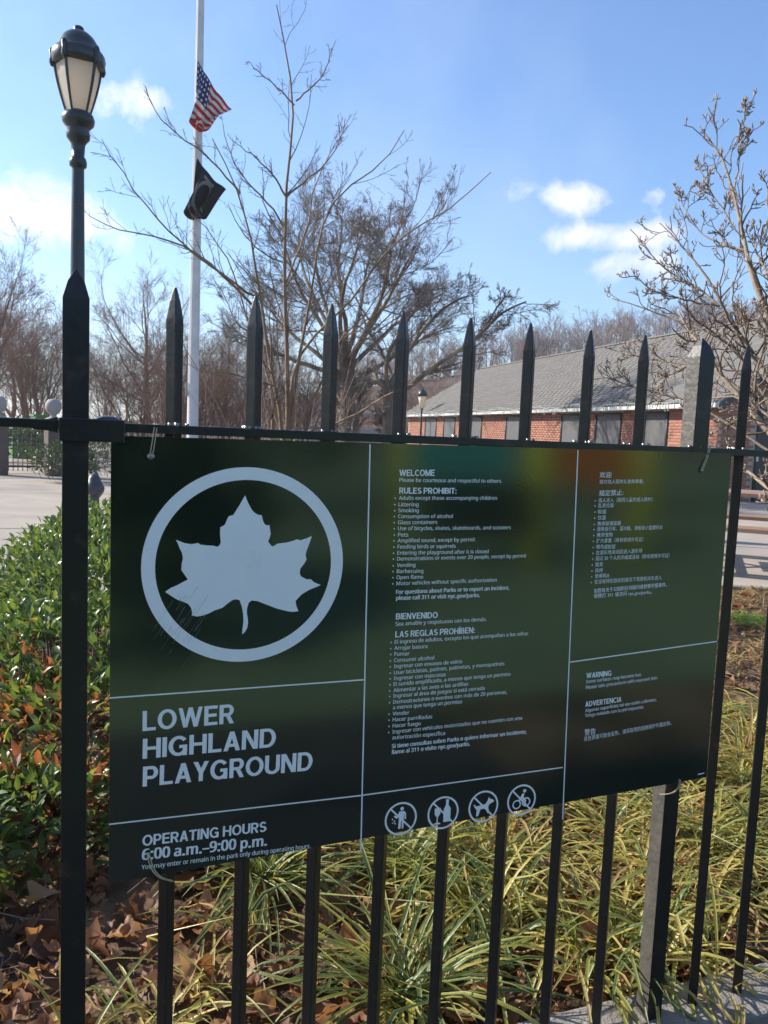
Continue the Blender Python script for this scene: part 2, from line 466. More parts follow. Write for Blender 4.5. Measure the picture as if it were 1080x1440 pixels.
MT['blade'] = leaf_mat('liriope_blade', [(0, (0.035, 0.085, 0.03)), (.3, (0.09, 0.16, 0.045)), (.5, (0.32, 0.31, 0.06)), (.72, (0.58, 0.47, 0.14)), (1, (0.40, 0.26, 0.13))], trans=0.45, rough=0.4, edge=(0.48, 0.46, 0.16))
MT['drygrass'] = leaf_mat('dry_grass_blade', [(0, (0.16, 0.18, 0.04)), (.4, (0.48, 0.38, 0.14)), (1, (0.56, 0.38, 0.19))], trans=0.4, rough=0.6)


# ------------------------------------------------------------ ground and paths
def sheet(name, x0, y0, x1, y1, z, m, nx=1, ny=1, f=None):
    X, Y = np.meshgrid(np.linspace(x0, x1, nx + 1), np.linspace(y0, y1, ny + 1))
    Z = np.full_like(X, z) if f is None else f(X, Y)
    V = np.stack([X, Y, Z], -1).reshape(-1, 3)
    i, j = np.meshgrid(np.arange(nx), np.arange(ny))
    a = (j * (nx + 1) + i).ravel()
    F = np.stack([a, a + 1, a + nx + 2, a + nx + 1], -1)
    o = link(name, npmesh(name, V, F, smooth=True), m)
    tag(o, kind='structure')
    return o


sheet('ground', -900, -900, 900, 900, -0.03, MT['straw'])
sheet('lawn', -60, -60, 60, -1.95, -0.012, MT['lawn'])
sheet('sidewalk', -40, -2.0, 40, -0.055, 0.0, MT['sidewalk'])
sheet('verge', 1.4, -2.05, 30, -0.7, 0.006, MT['verge'])
paved = [(-40, 0.075), (-1.6, 0.075), (-1.5, 1.9), (-.58, 3.2), (-.30, 4.1), (0.3, 4.45), (2.2, 4.5), (5.0, 3.9), (8.0, 2.2), (14, -.0), (40, 0.075), (60, 30), (40, 52), (-20, 48), (-40, 40)]
# bed side boundary follows the planting bed; right end runs to the fence line
paved[9] = (14, 0.075)
po = link('path', pymesh('path', [(x, y, 0.0) for x, y in paved], [tuple(range(len(paved)))]), MT['concrete'])
tag(po, kind='structure')


def bump2(X, Y, s=1.0):
    return (np.sin(X * 7.1 * s + 1.3) * np.cos(Y * 6.3 * s + .4) + .5 * np.sin(X * 17 * s + Y * 13 * s) + .25 * np.sin(X * 41 * s - Y * 33 * s))


def bedz(X, Y):
    return 0.055 + 0.012 * bump2(X, Y)


bed_edge = paved[1:10]
poly = np.array(bed_edge)


def inbed(X, Y, mrg=0.0):
    ex = np.interp(Y, [0.07, 1.9, 3.2, 4.1], [-1.6, -1.5, -.58, -.30])
    yb = np.interp(X, [-.58, -.30, .3, 2.2, 5.0, 8.0, 14.0], [3.2, 4.1, 4.45, 4.5, 3.9, 2.2, .075])
    return (X > ex + mrg) & (Y < yb - mrg) & (Y > 0.075)


# bed as grid following the boundary
us = np.linspace(0, 1, 161); vs = np.linspace(0, 1, 81)
xa = -1.6 + us ** 1.4 * 15.4
U, Vv = np.meshgrid(xa, vs)
yb = np.interp(U, [-1.6, -1.5, -.58, -.30, .3, 2.2, 5.0, 8.0, 14.0], [1.0, 1.9, 3.2, 4.1, 4.45, 4.5, 3.9, 2.2, .08])
Yg = 0.072 + Vv * (yb - 0.072)
Zg = bedz(U, Yg)
edge = (np.minimum(Vv, 1 - Vv) < 1e-6) | (U < -1.595)
Zg = np.where(edge, -0.02, Zg)
Vb = np.stack([U, Yg, Zg], -1).reshape(-1, 3)
i, j = np.meshgrid(np.arange(160), np.arange(80)); a = (j * 161 + i).ravel()
bed = link('planting_bed', npmesh('planting_bed', Vb, np.stack([a, a + 1, a + 162, a + 161], -1), smooth=True), MT['soil'])
tag(bed, kind='structure')

ed = []
epts = [(-.58, 3.2), (-.30, 4.1), (0.3, 4.45), (2.2, 4.5), (5.0, 3.9), (8.0, 2.2), (14, .12)]
for (x0, y0), (x1, y1) in zip(epts[:-1], epts[1:]):
    L_ = math.hypot(x1 - x0, y1 - y0); n_x, n_y = -(y1 - y0) / L_ * .035, (x1 - x0) / L_ * .035
    o = link('edging', pymesh('edging', [(x0 - n_x, y0 - n_y, -.03), (x1 - n_x, y1 - n_y, -.03), (x1 + n_x, y1 + n_y, -.03), (x0 + n_x, y0 + n_y, -.03),
        (x0 - n_x, y0 - n_y, .075), (x1 - n_x, y1 - n_y, .075), (x1 + n_x, y1 + n_y, .075), (x0 + n_x, y0 + n_y, .075)], [(0, 3, 2, 1), (4, 5, 6, 7), (0, 1, 5, 4), (1, 2, 6, 5), (2, 3, 7, 6), (3, 0, 4, 7)]), MT['curb'], po)
for (x0, y0), (x1, y1), wj in [((-8, 12.5), (2.5, 12.9), .012), ((-8, 8.0), (-.2, 8.3), .012), ((3.0, 8.7), (12, 4.1), .012), ((-6, 5.2), (-.9, 5.35), .012), ((-3.2, 5.2), (-3.6, 17.5), .012), ((5.0, 6.0), (7.2, 9.6), .012)]:
    L_ = math.hypot(x1 - x0, y1 - y0); n_x, n_y = -(y1 - y0) / L_ * wj, (x1 - x0) / L_ * wj
    link('expansion_joint', pymesh('expansion_joint', [(x0 - n_x, y0 - n_y, .004), (x1 - n_x, y1 - n_y, .004), (x1 + n_x, y1 + n_y, .004), (x0 + n_x, y0 + n_y, .004)], [(0, 1, 2, 3)]), MT['roofbase'], po)
curb = link('curb', box_me('curb', (5, 0.01, 0.03), (50, 0.125, 0.14), 0.008), MT['curb'])
tag(curb, kind='structure')
sheet('far_mulch_bed', 0.3, 9.2, 9, 12.5, 0.006, MT['soil'])

# hill
P0, P1 = np.array([18., 130.]), np.array([150., 52.])


def hillz(X, Y):
    ax = (P1 - P0) / np.linalg.norm(P1 - P0)
    nx_ = np.array([-ax[1], ax[0]])
    s = (X - P0[0]) * ax[0] + (Y - P0[1]) * ax[1]
    d = (X - P0[0]) * nx_[0] + (Y - P0[1]) * nx_[1]
    L = np.linalg.norm(P1 - P0)
    h = np.interp(s, [-15, 15, 45, 90, 150, 230], [0, 6.3, 11.2, 18.2, 25, 27])
    return h * np.exp(-np.clip(-d - 0, 0, 999) ** 2 / 2 / 20 ** 2) * np.exp(-np.clip(d - 20, 0, 999) ** 2 / 2 / 30 ** 2) - 0.06


sheet('hill', -20, 5, 240, 230, 0, MT['hill'], 80, 80, hillz)


# ------------------------------------------------------------ iron fence
FY = 0.0158
S_, U0 = 0.1128, 0.0860
fence = empty('iron_fence', (0.5, FY, 0.1))
tag(fence, 'black iron picket fence with pointed tips standing on the concrete curb', 'fence')


def fpart(name, me, m=MT['black_iron'], loc=(0, 0, 0)):
    o = link(name, me, m)
    o.parent = fence
    o.location = (loc[0] - 0.5, loc[1] - FY, loc[2] - 0.1)
    return o


def picket_me(name, w, zt, sh, flat=0.12, bev=0.0012):
    h = w / 2
    V = [(-h, -h, 0), (h, -h, 0), (h, h, 0), (-h, h, 0), (-h, -h, zt - sh), (h, -h, zt - sh), (h, h, zt - sh), (-h, h, zt - sh)]
    k = h * .62
    V += [(-k, -k, zt - sh * .42), (k, -k, zt - sh * .42), (k, k, zt - sh * .42), (-k, k, zt - sh * .42)]
    k = h * flat
    V += [(-k, -k, zt), (k, -k, zt), (k, k, zt), (-k, k, zt)]
    F = [(0, 3, 2, 1), (12, 13, 14, 15)]
    for r in range(3):
        o = r * 4
        for i in range(4):
            j = (i + 1) % 4
            F.append((o + i, o + j, o + 4 + j, o + 4 + i))
    me = pymesh(name, V, F)
    import bmesh
    bm = bmesh.new(); bm.from_mesh(me)
    bmesh.ops.bevel(bm, geom=bm.edges[:], offset=bev, segments=2, affect='EDGES', profile=0.7)
    bm.to_mesh(me); bm.free()
    return me


pk = picket_me('picket', 0.0172, 1.287, 0.044, 0.22, 0.0018)
postm = picket_me('post', 0.0335, 1.300, 0.040, 0.05, 0.0012)
postlit = picket_me('sunlit_side_post', 0.0335, 1.293, 0.034, 0.05, 0.0012)
postlit.materials.append(MT['sunlit_iron']); postlit.materials.append(MT['black_iron'])
for p in postlit.polygons: p.material_index = 0 if p.normal.x < -.6 else 1  # only the face towards the sun gets the lighter colour
for i in range(0, 22):
    if i == 8: continue
    x = U0 + S_ * i
    fpart('picket', pk, loc=(x + random.uniform(-.0012, .0012), FY, 0.1 + random.uniform(-.002, .001))).rotation_euler = (random.uniform(-.002, .002), random.uniform(-.003, .003), math.radians(45) + random.uniform(-.05, .05))
for i in range(8):
    fpart('picket', pk, loc=(-0.172 - S_ * i, FY, 0.1)).rotation_euler = (0, 0, math.radians(45))
for x in (-0.0455,):
    fpart('post', postm, loc=(x, FY, 0.098))
o = fpart('post', postlit, None, loc=(0.996, FY, 0.098))
tag(o, 'thicker fence post with sunlight painted pale on its left side')
fpart('post', postm, loc=(-1.08, FY, 0.098))
fpart('rail', box_me('rail', (1.20, 0, 0), (2.43, 0.031, 0.0125), 0.0012), loc=(0, FY, 1.1905))
fpart('rail', box_me('rail', (-0.60, 0, 0), (1.08, 0.026, 0.0120), 0.0012), loc=(0, FY, 1.1915))
# tapered end of the left rail
fpart('rail_end', lathe_me('rail_end', [(0.009, -0.03), (0.011, -0.012), (0.015, 0.0)], 4, False, math.pi / 4), loc=(-0.068, FY, 1.1905)).rotation_euler = (0, math.pi / 2, 0)
fpart('bracket', box_me('bracket', (-0.0245, 0, 0), (0.083, 0.050, 0.0305), 0.0015), loc=(0, FY - .001, 1.1855))
fpart('bolt', lathe_me('bolt', [(0.016, 0), (0.015, 0.002), (0.009, 0.005), (0.0, 0.006)], 16), MT['lamp_iron'], loc=(-0.004, FY + .012, 1.2003))
# weld beads where pickets pass the rail
Vw, Fw, ow = [], [], 0
bead = []
for i in range(16):
    x = U0 + S_ * i
    for k in range(5):
        bead.append((x + random.uniform(-.019, .019), FY + random.choice((-.013, .013)) + random.uniform(-.003, .003), 1.1975, random.uniform(.0014, .0032)))
cs = np.array([b[:3] for b in bead]); ss = np.array([[b[3] * 2] * 3 for b in bead])
fpart('weld_beads', boxes_me('weld_beads', cs, ss, np.array([[.8, .6, 0], [-.6, .8, 0], [0, 0, 1]])), MT['steel']).location = (-0.5, -FY, -0.1)
fence.children[-1]['kind'] = 'stuff'
tag(fence.children[-1], None)

# ------------------------------------------------------------ the sign
SY = -0.0045     # front face of the panel
sign = empty('park_sign', (0.54, 0.0, 0.85))
tag(sign, 'large dark green park rules sign with white leaf emblem tied to the fence', 'sign')
SO = np.array([0.54, 0.0, 0.85])


def sp(x, y):
    """photo pixel on the sign -> X,Z on the panel's plane"""
    p = onY(x, y, SY)
    return np.array([p[0], p[2]])


def sobj(name, me, m):
    o = link(name, me, m)
    o.parent = sign
    o.location = (-SO[0], -SO[1], -SO[2])
    return o


TL, TR, BR, BL = sp(156, 612.5), sp(1029, 637.5), sp(993.5, 1093), sp(153, 1243)


def rounded(c, r, n=5):
    out = []
    k = len(c)
    for i in range(k):
        p, a, b = c[i], c[i - 1], c[(i + 1) % k]
        u = (a - p) / np.linalg.norm(a - p); v = (b - p) / np.linalg.norm(b - p)
        for j in range(n):
            tt = j / (n - 1)
            out.append(p + u * r * (1 - tt) ** 2 + v * r * tt ** 2)
    return out


def prism_xz(name, pts, y0, y1):
    n = len(pts)
    V = [(p[0], y0, p[1]) for p in pts] + [(p[0], y1, p[1]) for p in pts]
    F = [tuple(range(n)), tuple(range(2 * n - 1, n - 1, -1))]
    for i in range(n):
        j = (i + 1) % n
        F.append((i, j, n + j, n + i)[::-1])
    me = pymesh(name, V, F)
    return me


panel = prism_xz('panel', rounded([TL, BL, BR, TR], 0.004), SY, SY + 0.0028)
panel.materials.append(MT['sign']); panel.materials.append(MT['alu'])
for p in panel.polygons[1:]: p.material_index = 1
sobj('panel', panel, None)
YP = SY - 0.0004


def flat_poly(name, polys, m, y=YP):
    """polys: list of outlines (plane coords); triangulated"""
    import bmesh
    bm = bmesh.new()
    for pts in polys:
        vs_ = [bm.verts.new((p[0], y, p[1])) for p in pts]
        es = [bm.edges.new((vs_[i], vs_[(i + 1) % len(vs_)])) for i in range(len(vs_))]
        bmesh.ops.triangle_fill(bm, edges=es, use_beauty=True)
    bmesh.ops.recalc_face_normals(bm, faces=bm.faces[:])
    me = bpy.data.meshes.new(name)
    bm.to_mesh(me); bm.free()
    return sobj(name, me, m)


def strip(p, q, wd):
    p, q = np.array(p), np.array(q)
    d = (q - p) / np.linalg.norm(q - p); n = np.array([-d[1], d[0]]) * wd / 2
    return [p - n, q - n, q + n, p + n]


def ringpolys(c, ro, ri, seg=96):
    out = []
    for i in range(seg):
        a, b_ = 2 * math.pi * i / seg, 2 * math.pi * (i + 1) / seg
        out.append([c + ro * np.array([math.cos(a), math.sin(a)]), c + ro * np.array([math.cos(b_), math.sin(b_)]),
                    c + ri * np.array([math.cos(b_), math.sin(b_)]), c + ri * np.array([math.cos(a), math.sin(a)])])
    return out


def quads_xz(name, qs, m, y=YP):
    V = [(p[0], y, p[1]) for q_ in qs for p in q_]
    F = [tuple(range(4 * i, 4 * i + 4)) for i in range(len(qs))]
    return sobj(name, pymesh(name, V, F), m)


lines = [strip(sp(520.3, 625), sp(507.3, 1197.5), .0021), strip(sp(812.6, 633), sp(791, 1152), .0021),
         strip(sp(153.5, 981.5), sp(511.4, 955.8), .0021), strip(sp(153.5, 1159), sp(507.5, 1118.5), .0021),
         strip(sp(510, 1118.1), sp(791, 1079), .0021), strip(sp(801.5, 931), sp(1008, 901.8), .0021),
         strip(sp(981, 1089), sp(990, 1087), .002)]
for i, l in enumerate(lines):
    quads_xz('divider_line', [l], MT['white_print'], YP - .00002 * i)
# emblem
cL, cR, cT, cB = sp(198.3, 797), sp(482, 790), sp(343, 656.8), sp(338, 930.5)
cc_ = np.array([(cL[0] + cR[0]) / 2, (cT[1] + cB[1]) / 2])
ro_x, ro_z = (cR[0] - cL[0]) / 2, (cT[1] - cB[1]) / 2
ring = ringpolys(np.zeros(2), 1, .872)
ring = [[cc_ + p * np.array([ro_x, ro_z]) for p in q_] for q_ in ring]
quads_xz('emblem_ring', ring, MT['white_print'], YP - .0001)
leaf = [(568,282),(580,312),(595,340),(607,353),(622,362),(636,363),(641,385),(648,400),(658,405),(668,404),(673,440),(668,458),(662,470),(670,482),(680,492),(690,487),(700,480),(740,475),(760,470),(780,462),(795,466),(820,458),(842,448),(832,478),(820,510),(816,528),(820,545),(812,560),(795,582),(792,600),(797,614),(820,626),(838,626),(850,638),(878,650),(860,658),(830,670),(800,688),(775,715),(778,735),(787,757),(765,760),(745,758),(700,747),(650,728),(620,716),(595,713),(583,722),(576,745),(575,765),(579,785),(580,805),(577,825),(568,842),(556,852),(557,830),(561,800),(560,770),(555,740),(545,712),(530,708),(515,712),(497,725),(475,743),(440,755),(420,766),(395,775),(370,779),(350,774),(350,758),(346,743),(335,728),(318,720),(290,710),(262,693),(240,678),(262,662),(290,650),(312,638),(333,627),(318,605),(306,588),(308,562),(313,540),(308,515),(300,500),(292,480),(284,464),(300,470),(320,478),(345,482),(362,480),(374,477),(385,484),(410,487),(440,489),(455,493),(464,485),(468,475),(465,440),(466,412),(476,408),(485,402),(492,385),(500,368),(512,364),(520,362),(530,345),(545,322),(556,302)]
lf = [sp(150 + x / 2.919, 600 + y / 2.919) for x, y in leaf]
flat_poly('leaf_emblem', [lf], MT['white_print'], YP - .00012)
stain_m = mat('sticker_residue', (0.84, 0.84, 0.83), (0.91, 0.91, 0.91), rough=0.7, scale=120)
sc0 = sp(150 + 597 / 2.919, 600 + 549 / 2.919)
st = [sc0 + (.0150 + .0012 * math.sin(a_ * 5) + .0008 * math.sin(a_ * 11)) * np.array([math.cos(a_), math.sin(a_)]) for a_ in np.linspace(0, 2 * math.pi, 50)[:-1]]
flat_poly('sticker_residue', [st], stain_m, YP - .0003)
# fine scratches
scr_q = []
for k in range(34):
    x0 = random.gauss(262, 26); y0 = random.gauss(868, 22) + (262 - x0) * .3
    ln = random.uniform(8, 34)
    scr_q.append(strip(sp(x0, y0), sp(x0 - ln * .55, y0 + ln * .85), random.uniform(.00012, .0003)))
quads_xz('scratches', scr_q, mat('scratch', (0.28, 0.28, 0.26), rough=.6), YP - .0004)

# lettering
FD = bpy.utils.system_resource('DATAFILES', path='fonts')


def load_font(fn):
    try:
        return bpy.data.fonts.load(FD + '/' + fn)
    except Exception:
        return None


INTER = load_font('NotoSansHebrew-Regular.woff2')
TX = []


def T(block, body, x0, y0, x1, y1, cap, bold, off=(0, 0), s=1.0, cjk=False):
    TX.append((block, body, (off[0] + x0 / s, off[1] + y0 / s), (off[0] + x1 / s, off[1] + y1 / s), cap / s, bold, cjk))


a_ = dict(off=(150, 950), s=2.919)
T('title_lettering', 'LOWER', 147, 228, 522, 195, 82, .030, **a_)
T('title_lettering', 'HIGHLAND', 147, 342, 693, 292, 82, .030, **a_)
T('title_lettering', 'PLAYGROUND', 147, 456, 843, 388, 82, .030, **a_)
T('hours_lettering', 'OPERATING HOURS', 146, 700, 655, 640, 44, .026, **a_)
T('hours_lettering', '6:00 a.m.–9:00 p.m.', 146, 757, 655, 697, 44, .030, **a_)
T('hours_lettering', 'You may enter or remain in the park only during operating hours.', 143, 796, 836, 707, 19, .012, **a_)
a_ = dict(off=(520, 620), s=3.6)
T('english_rules', 'WELCOME', 149, 178, 328, 177, 32, .022, **a_)
T('english_rules', 'Please be courteous and respectful to others.', 149, 207, 668, 212, 19, .010, **a_)
T('english_rules', 'RULES PROHIBIT:', 148, 267, 438, 268, 31, .022, **a_)
for body, x0, y0, x1, y1 in [('Adults except those accompanying children', 147, 298, 643, 298), ('Littering', 145, 331, 246, 331), ('Smoking', 144, 361, 247, 361),
        ('Consumption of alcohol', 143, 391, 419, 390), ('Glass containers', 142, 422, 341, 420), ('Use of bicycles, skates, skateboards, and scooters', 142, 452, 713, 447),
        ('Pets', 142, 484, 194, 484), ('Amplified sound, except by permit', 140, 514, 532, 508), ('Feeding birds or squirrels', 140, 545, 434, 541),
        ('Entering the playground after it is closed', 139, 576, 600, 568), ('Demonstrations or events over 20 people, except by permit', 138, 606, 791, 590),
        ('Vending', 137, 639, 230, 636), ('Barbecuing', 136, 669, 270, 667), ('Open flame', 135, 700, 270, 697), ('Motor vehicles without specific authorization', 135, 731, 642, 712)]:
    T('english_rules', '*' + body, x0, y0, x1, y1, 19, .010, **a_)
T('english_rules', 'For questions about Parks or to report an incident,', 133, 775, 705, 752, 20, .022, **a_)
T('english_rules', 'please call 311 or visit nyc.gov/parks.', 133, 805, 556, 790, 20, .022, **a_)
a_ = dict(off=(520, 840), s=3.6)
T('spanish_rules', 'BIENVENIDO', 131, 112, 343, 104, 31, .022, **a_)
T('spanish_rules', 'Sea amable y respetuoso con los demás.', 130, 144, 590, 119, 19, .010, **a_)
T('spanish_rules', 'LAS REGLAS PROHÍBEN:', 128, 203, 530, 180, 31, .022, **a_)
for body, x0, y0, x1, y1 in [('*El ingreso de adultos, excepto los que acompañan a los niños', 126, 235, 800, 191), ('*Arrojar basura', 124, 266, 291, 256), ('*Fumar', 124, 296, 200, 293),
        ('*Consumir alcohol', 122, 328, 325, 314), ('*Ingresar con envases de vidrio', 122, 358, 467, 333), ('*Usar bicicletas, patines, patinetas, y monopatines', 122, 390, 680, 343),
        ('*Ingresar con mascotas', 121, 419, 384, 399), ('*El sonido amplificado, a menos que tenga un permiso', 120, 449, 712, 396), ('*Alimentar a las aves o las ardillas', 119, 480, 497, 446),
        ('*Ingresar al área de juegos si está cerrada', 118, 508, 580, 468), ('*Demostraciones o eventos con más de 20 personas,', 118, 539, 694, 487), ('a menos que tenga un permiso', 116, 567, 466, 536),
        ('*Vender', 115, 598, 199, 592), ('*Hacer parrilladas', 115, 628, 315, 612), ('*Hacer fuego', 115, 659, 257, 647), ('*Ingresar con vehículos motorizados que no cuenten con una', 114, 690, 770, 618),
        ('autorización específica', 113, 719, 380, 696)]:
    T('spanish_rules', body, x0, y0, x1, y1, 19, .010, **a_)
T('spanish_rules', 'Si tiene consultas sobre Parks o quiere informar un incidente,', 112, 763, 792, 688, 20, .022, **a_)
T('spanish_rules', 'llame al 311 o visite nyc.gov/parks.', 112, 793, 506, 750, 20, .022, **a_)
a_ = dict(off=(800, 640), s=4.5, cjk=True)
T('chinese_rules', '欢迎', 193, 143, 267, 143, 35, .012, **a_)
T('chinese_rules', '请对他人保持礼貌和尊重。', 192, 182, 475, 179, 26, .004, **a_)
T('chinese_rules', '规定禁止:', 190, 260, 343, 254, 36, .012, **a_)
for body, x0, y0, x1, y1 in [('成人进入（陪同儿童的成人除外）', 186, 300, 527, 293), ('乱丢垃圾', 184, 333, 283, 331), ('吸烟', 182, 372, 233, 371), ('饮酒', 181, 410, 231, 409),
        ('携带玻璃容器', 179, 449, 328, 443), ('使用自行车、溜冰鞋、滑板和小型摩托车', 177, 482, 592, 470), ('携带宠物', 175, 520, 276, 517), ('扩大音量（除非获得许可证）', 173, 556, 469, 546),
        ('喂鸟或松鼠', 172, 595, 293, 592), ('在游乐场关闭后进入游乐场', 170, 632, 463, 618), ('超过 20 个人的示威或活动（除非获得许可证）', 168, 668, 635, 648), ('贩卖', 166, 706, 214, 704),
        ('烧烤', 164, 744, 213, 742), ('使用明火', 162, 780, 257, 775), ('在没有特别授权的情况下驾驶机动车进入', 160, 816, 586, 788)]:
    T('chinese_rules', '*' + body, x0, y0, x1, y1, 27, .004, **a_)
T('chinese_rules', '如您有关于公园的任何疑问或想要举报事件，', 158, 873, 618, 832, 27, .012, **a_)
T('chinese_rules', '请拨打 311 或访问 nyc.gov/parks。', 156, 905, 523, 878, 27, .012, **a_)
a_ = dict(off=(780, 860), s=4.154)
T('warning_lettering', 'WARNING', 184, 390, 330, 374, 31, .022, **a_)
T('warning_lettering', 'Some surfaces may become hot.', 183, 419, 507, 376, 19, .010, **a_)
T('warning_lettering', 'Please take precautions with exposed skin.', 182, 453, 602, 394, 19, .010, **a_)
T('advertencia_lettering', 'ADVERTENCIA', 178, 557, 389, 527, 31, .022, **a_)
T('advertencia_lettering', 'Algunas superficies tal vez estén calientes.', 177, 588, 594, 522, 19, .010, **a_)
T('advertencia_lettering', 'Tenga cuidado con la piel expuesta.', 176, 617, 520, 564, 19, .010, **a_)
T('chinese_warning_lettering', '警告', 173, 725, 237, 717, 36, .012, cjk=True, **a_)
T('chinese_warning_lettering', '某些表面可能会变热，请采取预防措施保护外露皮肤。', 170, 758, 681, 662, 26, .004, cjk=True, **a_)


def text_obj(body, bold):
    cu = bpy.data.curves.new('t', 'FONT')
    cu.body = body
    if INTER and all(ord(c_) < 0x2e80 for c_ in body): cu.font = INTER
    cu.size = 1
    cu.offset = 0.0
    cu.resolution_u = 2
    cu.fill_mode = 'FRONT'
    cu.space_character = 1.0
    o = bpy.data.objects.new('t', cu)
    COL.objects.link(o)
    return o


H_ = text_obj('H', 0); Hc = text_obj('国', 0)
tobs = [text_obj(t_[1].lstrip('*'), t_[5]) for t_ in TX]
C.view_layer.update()
dg = C.evaluated_depsgraph_get()


def grab(o):
    e = o.evaluated_get(dg)
    me = e.to_mesh()
    me.calc_loop_triangles()
    n = len(me.vertices)
    v = np.empty(n * 3, dtype=np.float32); me.vertices.foreach_get('co', v)
    tr = np.empty(len(me.loop_triangles) * 3, dtype=np.int32); me.loop_triangles.foreach_get('vertices', tr)
    e.to_mesh_clear()
    return v.reshape(-1, 3)[:, :2].astype(float), tr.reshape(-1, 3), np.zeros(n)


TW = .178   # stroke of the bold grotesque capitals, cap height 1


def cap_glyph(ch):
    t_ = TW / 2; q = []

    def V_(x, y0=0, y1=1): q.append([(x - t_, y0), (x + t_, y0), (x + t_, y1), (x - t_, y1)])

    def H_b(y, x0, x1): k = t_ * .9; q.append([(x0, y - k), (x1, y - k), (x1, y + k), (x0, y + k)])

    def D_(x0, y0, x1, y1, f=1.0):
        h = t_ * f * math.hypot(x1 - x0, y1 - y0) / abs(y1 - y0)
        q.append([(x0 - h, y0), (x0 + h, y0), (x1 + h, y1), (x1 - h, y1)])

    def A_(cx, cy, rx, ry, a0, a1, n=18):
        for i in range(n):
            a, b_ = math.radians(a0 + (a1 - a0) * i / n), math.radians(a0 + (a1 - a0) * (i + 1) / n)
            f = lambda an, k: (cx + (rx + k * t_) * math.cos(an), cy + (ry + k * t_ * .9) * math.sin(an))
            q.append([f(a, 1), f(b_, 1), f(b_, -1), f(a, -1)])
    w_ = .6
    if ch == 'L': V_(.089); H_b(.08, .1, .55); w_ = .56
    elif ch == 'O': A_(.40, .5, .31, .43, 0, 360, 36); w_ = .80
    elif ch == 'W': D_(.10, 1, .31, 0, .95); D_(.31, 0, .53, 1, .95); D_(.53, 1, .75, 0, .95); D_(.75, 0, .96, 1, .95); w_ = 1.06
    elif ch == 'E': V_(.089); H_b(.08, .1, .58); H_b(.51, .1, .54); H_b(.92, .1, .58); w_ = .60
    elif ch == 'F': V_(.089); H_b(.51, .1, .54); H_b(.92, .1, .58); w_ = .58
    elif ch == 'R': V_(.089); H_b(.92, .1, .37); H_b(.47, .1, .39); A_(.37, .695, .17, .225, -90, 90); D_(.36, .45, .55, 0); w_ = .65
    elif ch == 'P': V_(.089); H_b(.92, .1, .36); H_b(.43, .1, .36); A_(.36, .675, .175, .245, -90, 90); w_ = .63
    elif ch == 'B': V_(.089); H_b(.92, .1, .36); H_b(.51, .1, .38); H_b(.08, .1, .38); A_(.36, .715, .155, .205, -90, 90); A_(.37, .295, .18, .215, -90, 90); w_ = .65
    elif ch == 'H': V_(.089); V_(.615); H_b(.51, .1, .6); w_ = .705
    elif ch in 'IÍ':
        V_(.089); w_ = .178
        if ch == 'Í': q.append([(.04, 1.08), (.16, 1.08), (.28, 1.27), (.12, 1.27)])
    elif ch == 'G': A_(.40, .5, .31, .43, 38, 335, 30); H_b(.46, .43, .745); V_(.656, .0, .50); w_ = .77
    elif ch == 'C': A_(.40, .5, .31, .43, 42, 318, 30); w_ = .73
    elif ch == 'A': D_(.10, 0, .355, 1); D_(.61, 0, .355, 1); H_b(.29, .18, .53); w_ = .71
    elif ch == 'V': D_(.10, 1, .345, 0); D_(.59, 1, .345, 0); w_ = .69
    elif ch == 'N': V_(.089); V_(.60); D_(.115, 1, .575, 0, .95); w_ = .69
    elif ch == 'M': V_(.089); V_(.755); D_(.13, 1, .42, 0, .9); D_(.715, 1, .42, 0, .9); w_ = .845
    elif ch == 'D': V_(.089); H_b(.92, .1, .33); H_b(.08, .1, .33); A_(.33, .5, .28, .42, -90, 90, 24); w_ = .71
    elif ch == 'Y': D_(.10, 1, .335, .42); D_(.57, 1, .335, .42); V_(.335, 0, .46); w_ = .67
    elif ch == 'U': V_(.089, .33, 1); V_(.585, .33, 1); A_(.337, .33, .248, .25, 180, 360); w_ = .675
    elif ch == 'T': H_b(.92, 0, .61); V_(.305, 0, .95); w_ = .61
    elif ch == 'S': A_(.315, .71, .205, .215, 25, 270); A_(.315, .29, .215, .215, -155, 90); w_ = .62
    elif ch == ':': q.append([(.0, 0), (.19, 0), (.19, .19), (.0, .19)]); q.append([(.0, .5), (.19, .5), (.19, .69), (.0, .69)]); w_ = .2
    elif ch == ' ': w_ = .20
    return q, w_


def caps_text(body):
    V, F, Lz, x = [], [], [], 0
    for ch in body:
        q, w_ = cap_glyph(ch)
        for k, p in enumerate(q):
            o_ = len(V)
            V += [(x + a, b_) for a, b_ in p]; F += [(o_, o_ + 1, o_ + 2), (o_, o_ + 2, o_ + 3)]; Lz += [k % 6] * 4
        x += w_ + .062
    return np.array(V, float), np.array(F, int), np.array(Lz, float)


